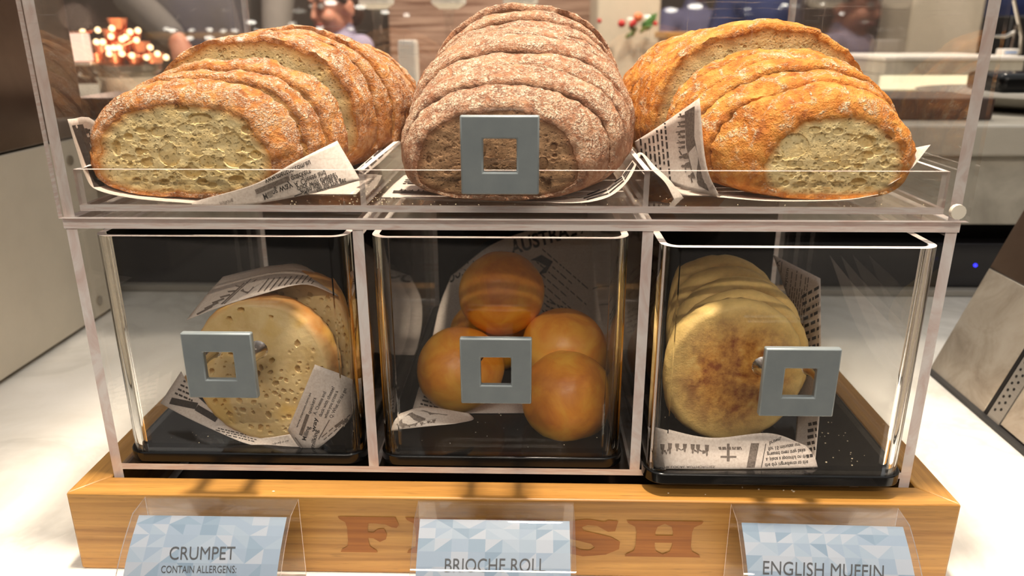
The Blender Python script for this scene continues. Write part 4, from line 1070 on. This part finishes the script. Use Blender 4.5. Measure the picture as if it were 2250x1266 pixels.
# copper tumblers with fairy lights, on a steel dish
cx = at(258, 130, 1.42); px_m = 1672/1.83
ds = empty('chafing_dish', (cx.x, 1.46, SC), 'round stainless steel dish with rims below the copper cups', 'dish')
zt_ = at(258, 140, 1.46).z
R = 62/px_m
part(MB().lathe([(R*.9, 0), (R, .01), (R, .035), (R*1.05, .04), (R*1.05, .046), (R, .05), (R, zt_-SC-.02), (R*1.12, zt_-SC-.015), (R*1.12, zt_-SC-.002), (R*.2, zt_-SC), (0, zt_-SC)], (cx.x, 1.46, SC), 40), 'pan', STEEL, ds)
part(MB().tube([(cx.x-R*1.05, 1.42, SC+.045), (cx.x-R*1.25, 1.40, SC+.05), (cx.x-R*1.05, 1.38, SC+.055)], .004, 8), 'handle', STEEL, ds)
tp = at(185, 142, 1.40); o = MB().box(-.075, .045, -.05, .05, 0, .006).build('steel_shelf', STEEL, bevel=.002, loc=(tp.x, 1.40, tp.z)); tag(o, 'steel tray under the pink glowing lantern', 'tray')
MB().tube([(-.04, 0, 0), (-.04, 0, SC-tp.z)], .006, 8).build('leg', STEEL, o)
cupw = 44/px_m; k = 0
spots = [(0, x) for x in (-1.5, -.5, .5, 1.5)]+[(1, x) for x in (-1, 0, 1)]+[(2, x) for x in (-.5, .5)]+[(3, 0)]
names = ['bottom row far left', 'bottom row second from left', 'bottom row second from right', 'bottom row far right', 'second row left', 'second row middle', 'second row right', 'third row left', 'third row right', 'at the very top']
ch = 23/px_m
cup = None
for (lv, xx), nm in zip(spots, names):
    if cup is None:
        cup = MB().lathe([(cupw*.30, 0), (cupw*.34, .001), (cupw*.46, ch*.94), (cupw*.47, ch*.98), (cupw*.44, ch*.96), (cupw*.30, ch*.1), (0, ch*.08)], (0, 0, 0), 24).build('copper_cup', COPPER); c_ = cup
    else: c_ = cup.copy(); COL.objects.link(c_)
    c_.location = (cx.x+xx*cupw*.96, 1.46-(.012 if lv % 2 else 0), zt_+.0005+lv*(ch+.0005)); tag(c_, 'shiny copper cup in the glowing pyramid, '+nm, 'cup', 'copper cups stacked in a pyramid')
lan = at(178, 122, 1.40); o = empty('lantern', (lan.x, 1.40, tp.z+.006), 'pale pink glowing box lantern left of the copper cups', 'lantern')
lw = 27/px_m
part(MB().box(lan.x-lw, lan.x+lw, 1.37, 1.40, tp.z+.008, tp.z+.008+56/px_m), 'glowing_pane', emitm('pink_glow', (1.0, .66, .50), 1.1), o, bevel=.004)
part(MB().box(lan.x-lw*1.06, lan.x+lw*1.06, 1.365, 1.405, tp.z+.0065, tp.z+.0080), 'base', COPPER, o)
part(MB().box(lan.x-lw*1.06, lan.x+lw*1.06, 1.365, 1.405, tp.z+.0085+56/px_m, tp.z+.011+56/px_m), 'lid', COPPER, o)
sl_ = empty('string_lights', (cx.x, 1.40, zt_), 'string of warm bulbs draped over the copper cups', 'lights'); bm_ = emitm('warm_bulb', (1.0, .66, .34), 3.0)
rl_ = random.Random(4); pts = []
for px, py in ((150, 92), (182, 70), (215, 66), (246, 62), (268, 86), (286, 70), (303, 67), (276, 82), (244, 80), (226, 92), (212, 92), (238, 106), (250, 105), (262, 105), (300, 88), (330, 104), (346, 118), (322, 126), (290, 122), (268, 118), (240, 118), (365, 126)):
    q = at(px, py, 1.395); pts.append(q); part(MB().ball(q, .0066, 10, 8), 'bulb', bm_, sl_)
part(MB().tube(pts, .0009, 6), 'wire', COPPER, sl_)
l_ = lamp('copper_fill', 'POINT', (cx.x, 1.30, zt_+.10), (cx.x, 1.4, zt_), 1.6, .03, (1, .68, .5)); l_.parent = sl_; l_.matrix_parent_inverse = Matrix.Translation(-sl_.location)  # extra light added to brighten the copper, not one of the bulbs
# long dark board on the slab
a, b = at(172, 240, .62), at(2166, 230, .62)
tag(MB().box(a.x, b.x, .60, .72, SZ, at(2000, 216, .60).z).build('riser_board', NT('dark_oak').pbr(col=srgb(62, 44, 36), rough=.5), bevel=.002), 'long dark brown board lying along the front of the marble slab', 'board')
# scalloped cake stands
cs = None
for px, w, yb, nm in ((828, 70, 20, 'left, beside the child'), (986, 76, 20, 'behind the middle loaf'), (1143, 78, 17, 'right, behind the dark crust')):
    q = at(px, yb, 1.5); sc_ = w/2*1.92/1672
    o = empty('cake_stand', (q.x, 1.5, SC), 'white scalloped cake stand on glass foot, '+nm, 'cake stand', 'cake stands across the aisle'); hz = q.z-SC
    if cs is None:
        sca = lambda a, i: 1+.05*math.cos(a*9)*(1 if i > 0 else 0)
        pt = MB().lathe([(.012, 0), (sc_*.55, .0), (sc_*.98, .012), (sc_, .030), (sc_*.96, .030), (sc_*.9, .016), (0, .012)], (0, 0, hz), 72, fx=sca).build('plate', WHITEM, o)
        ft = MB().lathe([(sc_*.55, 0), (sc_*.55, .004), (.012, .012), (.009, .03), (.014, hz*.5), (.009, hz*.8), (.014, hz-.001)], (0, 0, 0), 28).build('foot', FROST, o); cs = (pt, ft)
    else:
        for s_ in cs: c_ = s_.copy(); COL.objects.link(c_); c_.parent = o
q = at(898, 128, 1.30); o = MB().box(-.018, .018, -.03, .03, 0, q.z*0+.032).build('white_carton', WHITEM, bevel=.003, loc=(q.x, 1.30, SC)); o.scale = (1, 1, (at(898, 88, 1.30).z-SC)/.032); tag(o, 'upright pale carton between the left and middle loaves', 'carton')
# panels on the far wall
WOOD = NT('walnut_slats'); _n = WOOD.noise(WOOD.coord((3, 3, 60)), 1, 4); WOOD = WOOD.pbr(col=WOOD.ramp(_n, [(.35, srgb(120, 84, 66)), (.65, srgb(190, 158, 138))]), rough=.5)
a, b = at(858, 130, 3.4), at(1306, 0, 3.4)
tag(MB().box(a.x, b.x, 3.4, 3.46, -.9, 1.4).build('wood_panel', WOOD, bevel=.004), 'brown streaked wood panel on the far wall behind the middle loaf', 'panel')
a, b = at(1757, 130, 2.9), at(1940, 0, 2.9)
tag(MB().box(a.x, b.x, 2.9, 2.96, -.9, 1.2).build('dark_board', m_paint('charcoal', srgb(58, 48, 44), .3), bevel=.004), 'tall dark board standing behind the right loaf', 'board')
a, b = at(1456, 70, 2.7), at(1700, 84, 2.7)
lw_ = empty('wooden_bench', ((a.x+b.x)/2, 2.7, -.9), 'orange wooden bench top right of the pillar', 'bench')
part(MB().box(a.x, b.x, 2.6, 2.9, b.z, a.z), 'top', BAMX, lw_, bevel=.003)
for x in (a.x+.03, b.x-.03): part(MB().box(x-.02, x+.02, 2.65, 2.85, -.9, b.z), 'leg', BAMX, lw_)
a, b = at(2166, 250, 3.25), at(2330, 34, 3.25)
tag(MB().box(a.x, b.x, 3.2, 3.6, -.9, b.z).build('black_cabinet', DARK, bevel=.01), 'black cabinet standing beyond the lit counter at far right', 'cabinet')
# holly on the pillar
hg = empty('holly_garland', at(1390, 75, 2.96), 'green holly sprig with red berries on the pale pillar', 'garland'); GREEN = plain('holly_green', srgb(70, 120, 50), .45); RED = plain('berry_red', srgb(190, 40, 36), .35)
for (px, py), (qx, qy) in (((1402, 66), (1380, 60)), ((1408, 70), (1444, 28)), ((1404, 72), (1420, 62)), ((1398, 68), (1372, 84)), ((1412, 64), (1436, 54))):
    a, b = at(px, py, 2.96), at(qx, qy, 2.95); m_ = (a+b)/2; d = (b-a); u = Vector((-d.z, 0, d.x)).normalized()*d.length*.22
    part(MB().add([a, a*.7+b*.3+u, m_+u*.7, a*.3+b*.7+u*.8, b, a*.3+b*.7-u*.8, m_-u*.7, a*.7+b*.3-u, m_+Vector((0, -.01, 0))], [(0, 1, 8), (1, 2, 8), (2, 3, 8), (3, 4, 8), (4, 5, 8), (5, 6, 8), (6, 7, 8), (7, 0, 8)]), 'leaf', GREEN, hg)
for px, py, r_ in ((1366, 52, .016), (1393, 50, .014), (1402, 38, .019), (1388, 54, .012), (1317, 46, .010), (1440, 52, .010)):
    part(MB().ball(at(px, py, 2.94), r_, 14, 10), 'berry', RED if r_ < .018 else plain('orange_bauble', srgb(226, 120, 70), .35), hg)

# ------------------------------------------------------------------ people across the aisle
def rem(o, vox, sm=4):
    m = o.modifiers.new('remesh', 'REMESH'); m.mode = 'VOXEL'; m.voxel_size = vox; m.use_smooth_shade = True
    s = o.modifiers.new('smooth', 'SMOOTH'); s.factor = .5; s.iterations = sm
    return o
def limb(mb, *pr):
    for (a, ra), (b, rb_) in zip(pr, pr[1:]): mb.capsule(a, ra, b, rb_)
def hand(mb, w, d, up, s=1.0, curl=.5):           # palm from wrist w along d, thumb to the side
    w, d, up = Vector(w), Vector(d).normalized(), Vector(up).normalized(); sd = d.cross(up).normalized()
    limb(mb, (w, .026*s), (w+d*.04*s, .030*s), (w+d*.075*s, .026*s))
    for k, (o_, L) in enumerate(((-.027, .070), (-.009, .080), (.009, .075), (.026, .058))):
        a = w+d*.080*s+sd*o_*s; b = a+(d*math.cos(curl*.6)-up*math.sin(curl*.6))*L*.5*s; c = b+(d*math.cos(curl*1.6)-up*math.sin(curl*1.6))*L*.5*s
        limb(mb, (a, .0095*s), (b, .0088*s), (c, .0075*s))
    a = w+d*.025*s-sd*.026*s; b = a+(d*.6-sd*.75-up*.2).normalized()*.035*s; c = b+(d*.9-sd*.35-up*.3).normalized()*.030*s
    limb(mb, (a, .013*s), (b, .011*s), (c, .009*s))
def person(loc, yaw, H, label, cloth, arms, headrot=(0, 0, 0), hair=HAIRM, apron=None, group=None, kid=False, trousers=None):
    """standing figure facing local -Y, feet on the floor; arms: list of (elbow, wrist, hand direction) in local metres"""
    o = empty('person', loc, label, 'person', group, (0, 0, yaw)); s = H/1.7; hs = (1.10 if kid else 1.0)*(.22/.22)
    hip, sh, nk = .90*s, 1.40*s, 1.48*s; hw = .095*s; sw = (.17 if kid else .19)*s
    hc = Vector((0, -.015*s, H-.115*hs*(.95 if kid else 1)))
    Rm = Matrix.Rotation(headrot[2], 3, 'Z') @ Matrix.Rotation(headrot[0], 3, 'X') @ Matrix.Rotation(headrot[1], 3, 'Y')
    hp = lambda x, y, z: hc+Rm @ (Vector((x, y, z))*hs*(.95 if kid else 1))
    mb = MB()
    def hb(x, y, z, r):
        m2 = MB().ball((0, 0, 0), r, 18, 12); k_ = hs*(.95 if kid else 1)
        mb.add([hc+Rm @ (Vector((x, y, z))*k_+Vector(v)*k_) for v in m2.v], m2.f)
    hb(0, .012, .022, (.076, .096, .090)); hb(0, -.022, -.045, (.058, .066, .062)); hb(0, -.066, -.086, (.024, .022, .020))
    for sx in (-1, 1):
        hb(sx*.034, -.062, -.030, (.030, .030, .030)); hb(sx*.079, .012, -.012, (.010, .022, .033)); hb(sx*.030, -.080, .038, (.026, .014, .009))
    mb.capsule(hp(0, -.086, .022), .009*hs, hp(0, -.106, -.020), .013*hs); hb(0, -.088, -.046, (.022, .012, .007)); hb(0, -.085, -.060, (.020, .012, .007))
    limb(mb, (hp(0, .02, -.05), .050*hs), (Vector((0, .01, nk)), .052*s), (Vector((0, .01, sh-.02)), .06*s))
    limb(mb, (Vector((0, 0, hip)), .13*s), (Vector((0, 0, sh-.12*s)), .14*s)); mb.capsule((-sw*.8, 0, sh-.04), .06*s, (sw*.8, 0, sh-.04), .06*s)
    for sx in (-1, 1): limb(mb, (Vector((sx*hw, 0, hip)), .082*s), (Vector((sx*hw, -.01, .48*s)), .055*s), (Vector((sx*hw, .01, .09*s)), .038*s)); mb.capsule((sx*hw, .02*s, .05*s), .035*s, (sx*hw, -.12*s, .04*s), .030*s)
    sl_mb = MB(); limb(sl_mb, (Vector((0, 0, hip-.08*s)), .145*s), (Vector((0, 0, hip+.15*s)), .140*s), (Vector((0, 0, sh-.10*s)), .152*s)); sl_mb.capsule((-sw*.85, 0, sh-.045*s), .072*s, (sw*.85, 0, sh-.045*s), .072*s); limb(sl_mb, (Vector((0, .01, sh)), .085*s), (Vector((0, .01, nk-.01)), .062*s))
    for sx, (el, wr, hd) in zip((-1, 1), arms):
        shp = Vector((sx*sw, 0, sh-.03*s)); el, wr = Vector(el), Vector(wr)
        limb(mb, (shp, .050*s), (el, .038*s), (wr, .026*s)); hand(mb, wr, hd, (0, 0, 1), s*1.05)
        cut = el+(wr-el)*.86; limb(sl_mb, (shp, .066*s), (el, .052*s), (cut, .040*s))
    rem(mb.build('body', SKIN, o), .0065)
    rem(sl_mb.build('shirt', cloth, o), .010)
    tm = MB()
    for sx in (-1, 1): limb(tm, (Vector((sx*hw, 0, hip)), .096*s), (Vector((sx*hw, -.01, .48*s)), .070*s), (Vector((sx*hw, .01, .10*s)), .055*s))
    rem(tm.build('trousers', trousers or DARKCLOTH, o), .012)
    for sx in (-1, 1): rem(MB().capsule((sx*hw, .025*s, .05*s), .045*s, (sx*hw, -.13*s, .042*s), .040*s).build('shoe', DARK, o), .010)
    hm_ = MB(); n, m = 40, 24
    for (x, y, z, r) in ((0, .026, .040, (.083, .092, .085)), (0, .060, -.02, (.070, .055, .075))):
        m2 = MB().ball((0, 0, 0), r, 22, 16); k_ = hs*(.95 if kid else 1); hm_.add([hc+Rm @ (Vector((x, y, z))*k_+Vector(v)*k_) for v in m2.v], m2.f)
    for sx in (-1, 1):
        hm_.capsule(hp(sx*.072, -.020, .045), .016, hp(sx*.074, .004, .010), .012)
    hm_.capsule(hp(-.05, -.065, .090), .020, hp(.05, -.065, .090), .020)
    rem(hm_.build('hair', hair, o), .006, 2)
    for sx in (-1, 1):
        e = MB().ball(hp(sx*.030, -.081, .016), .0125*hs, 14, 10).build('eye', EYEW, o)
        MB().ball(hp(sx*.030-.003, -.0905, .012), .0058*hs, 10, 8).build('iris', EYED, e)
        MB().capsule(hp(sx*.016, -.098, .040), .0035, hp(sx*.044, -.090, .042), .003).build('eyebrow', hair, o)
    MB().capsule(hp(-.020, -.096, -.051), .0055, hp(.020, -.096, -.051), .0055).build('mouth', LIPS, o)
    if apron:
        am = MB(); N = 14; v = []
        for j, z in enumerate((.45*s, .7*s, .95*s, 1.08*s, 1.32*s)):
            w_ = (.20, .20, .18, .14, .11)[j]*s
            for i in range(N+1):
                a = (i/N-.5)*2; v.append((a*w_, -math.sqrt(max(0, 1-(a*w_/(.24*s))**2))*.165*s-.004, z))
        am.add(v, [(j*(N+1)+i, j*(N+1)+i+1, (j+1)*(N+1)+i+1, (j+1)*(N+1)+i) for j in range(4) for i in range(N)])
        a_ = am.build('apron', apron, o); sd = a_.modifiers.new('t', 'SOLIDIFY'); sd.thickness = .004
        for sx in (-1, 1): MB().tube([(sx*.10*s, -.150*s, 1.31*s), (sx*.085*s, -.10*s, 1.42*s), (sx*.06*s, .06*s, 1.47*s)], .008, 8).build('apron_strap', apron, o)
    return o
DARKCLOTH = m_cloth('charcoal_cloth', srgb(52, 48, 46)); GREYC = m_cloth('grey_cloth', srgb(120, 112, 106)); PALEC = m_cloth('pale_grey_cloth', srgb(196, 190, 180))
LILAC = m_cloth('lilac_cloth', srgb(170, 160, 186)); NAVY = m_cloth('navy_cloth', srgb(48, 60, 112)); PURP = m_cloth('blue_purple_cloth', srgb(140, 136, 172))
FL = -.9
def local(o_loc, yaw, p): return Matrix.Rotation(-yaw, 3, 'Z') @ (Vector(p)-Vector(o_loc))
# adult in grey reaching over the counter
aY = 2.15; c = at(470, 0, aY); loc = (c.x, aY, FL)
el = local(loc, 0, at(288, -6, aY-.12)); wr = local(loc, 0, at(392, 92, aY-.24)); e2 = local(loc, 0, at(612, -30, aY-.02)); w2 = local(loc, 0, at(606, 110, aY-.20))
person(loc, 0, 1.78, 'person in grey top and apron reaching down with one hand', GREYC, [(el, wr, (.3, -.25, -.8)), (e2, w2, (-.2, -.4, -.7))], apron=m_cloth('slate_apron', srgb(98, 90, 86)))
# child looking down
kY = 2.9; c = at(742, 14, kY); Hk = c.z-FL+.115*1.1*.95; loc = (c.x, kY, FL)
person(loc, -.75, Hk, 'young person in lilac top with brown hair looking down', LILAC, [((-.20, -.02, .62*Hk), (-.16, -.16, .50*Hk), (0, -.5, -.8)), ((.20, -.02, .62*Hk), (.16, -.16, .50*Hk), (0, -.5, -.8))], headrot=(.22, 0, 0), kid=True)
# two more behind
kY = 4.3; c = at(1528, 20, kY); loc = (c.x, kY, FL)
person(loc, .4, 1.62, 'person in blue purple jacket right of the pale pillar', PURP, [((-.27, -.05, 1.02), (-.20, -.26, .98), (.3, -.8, 0)), ((.27, -.05, 1.02), (.20, -.26, .98), (-.3, -.8, 0))])
kY = 3.5; c = at(1694, 20, kY); loc = (c.x, kY, FL)
person(loc, -.3, 1.72, 'person in navy top standing behind the right loaf', NAVY, [((-.28, -.03, 1.05), (-.22, -.24, 1.0), (.3, -.8, 0)), ((.28, .0, 1.05), (.24, -.16, .86), (0, -.4, -.8))])
kY = 4.4; c = at(2214, 0, kY); loc = (c.x, kY, FL)
person(loc, .3, 1.72, 'person in navy shirt with red badge at far right', NAVY, [((-.28, -.03, 1.05), (-.22, -.24, 1.0), (.3, -.8, 0)), ((.28, .0, 1.05), (.24, -.16, .86), (0, -.4, -.8))])

# small lamps on the far side of the hall, seen as bright dashes mirrored in the case's front door
lampm = emitm('hall_lamp', (1.0, .93, .80), 14); hl = None
for px, py, w in ((365, 63, 12), (378, 67, 16), (420, 66, 11), (460, 65, 13), (490, 68, 12), (515, 67, 12), (416, 84, 16), (459, 83, 18), (488, 86, 11), (527, 86, 15), (552, 49, 19), (702, 62, 15), (845, 27, 17), (726, 6, 27), (1422, 36, 15), (1528, 14, 30), (1725, 11, 14), (1808, 9, 9), (1850, 30, 10)):
    H_ = at(px, py, YD); d = Vector(pxray(px, py)); d.y = -d.y; D_ = 3.4; q = H_+d*(D_/abs(d.y)); s_ = (D_+.43)/1672
    if hl is None: hl = MB().ball((0, 0, 0), (1, .6, .32), 16, 8).build('hall_lamp', lampm); o = hl
    else: o = hl.copy(); COL.objects.link(o)
    o.location = q; o.scale = (w*.5*s_,)*3
    tag(o, 'small bright lamp mirrored as a dash in the front door', 'lamp', 'lamps mirrored in the front door')
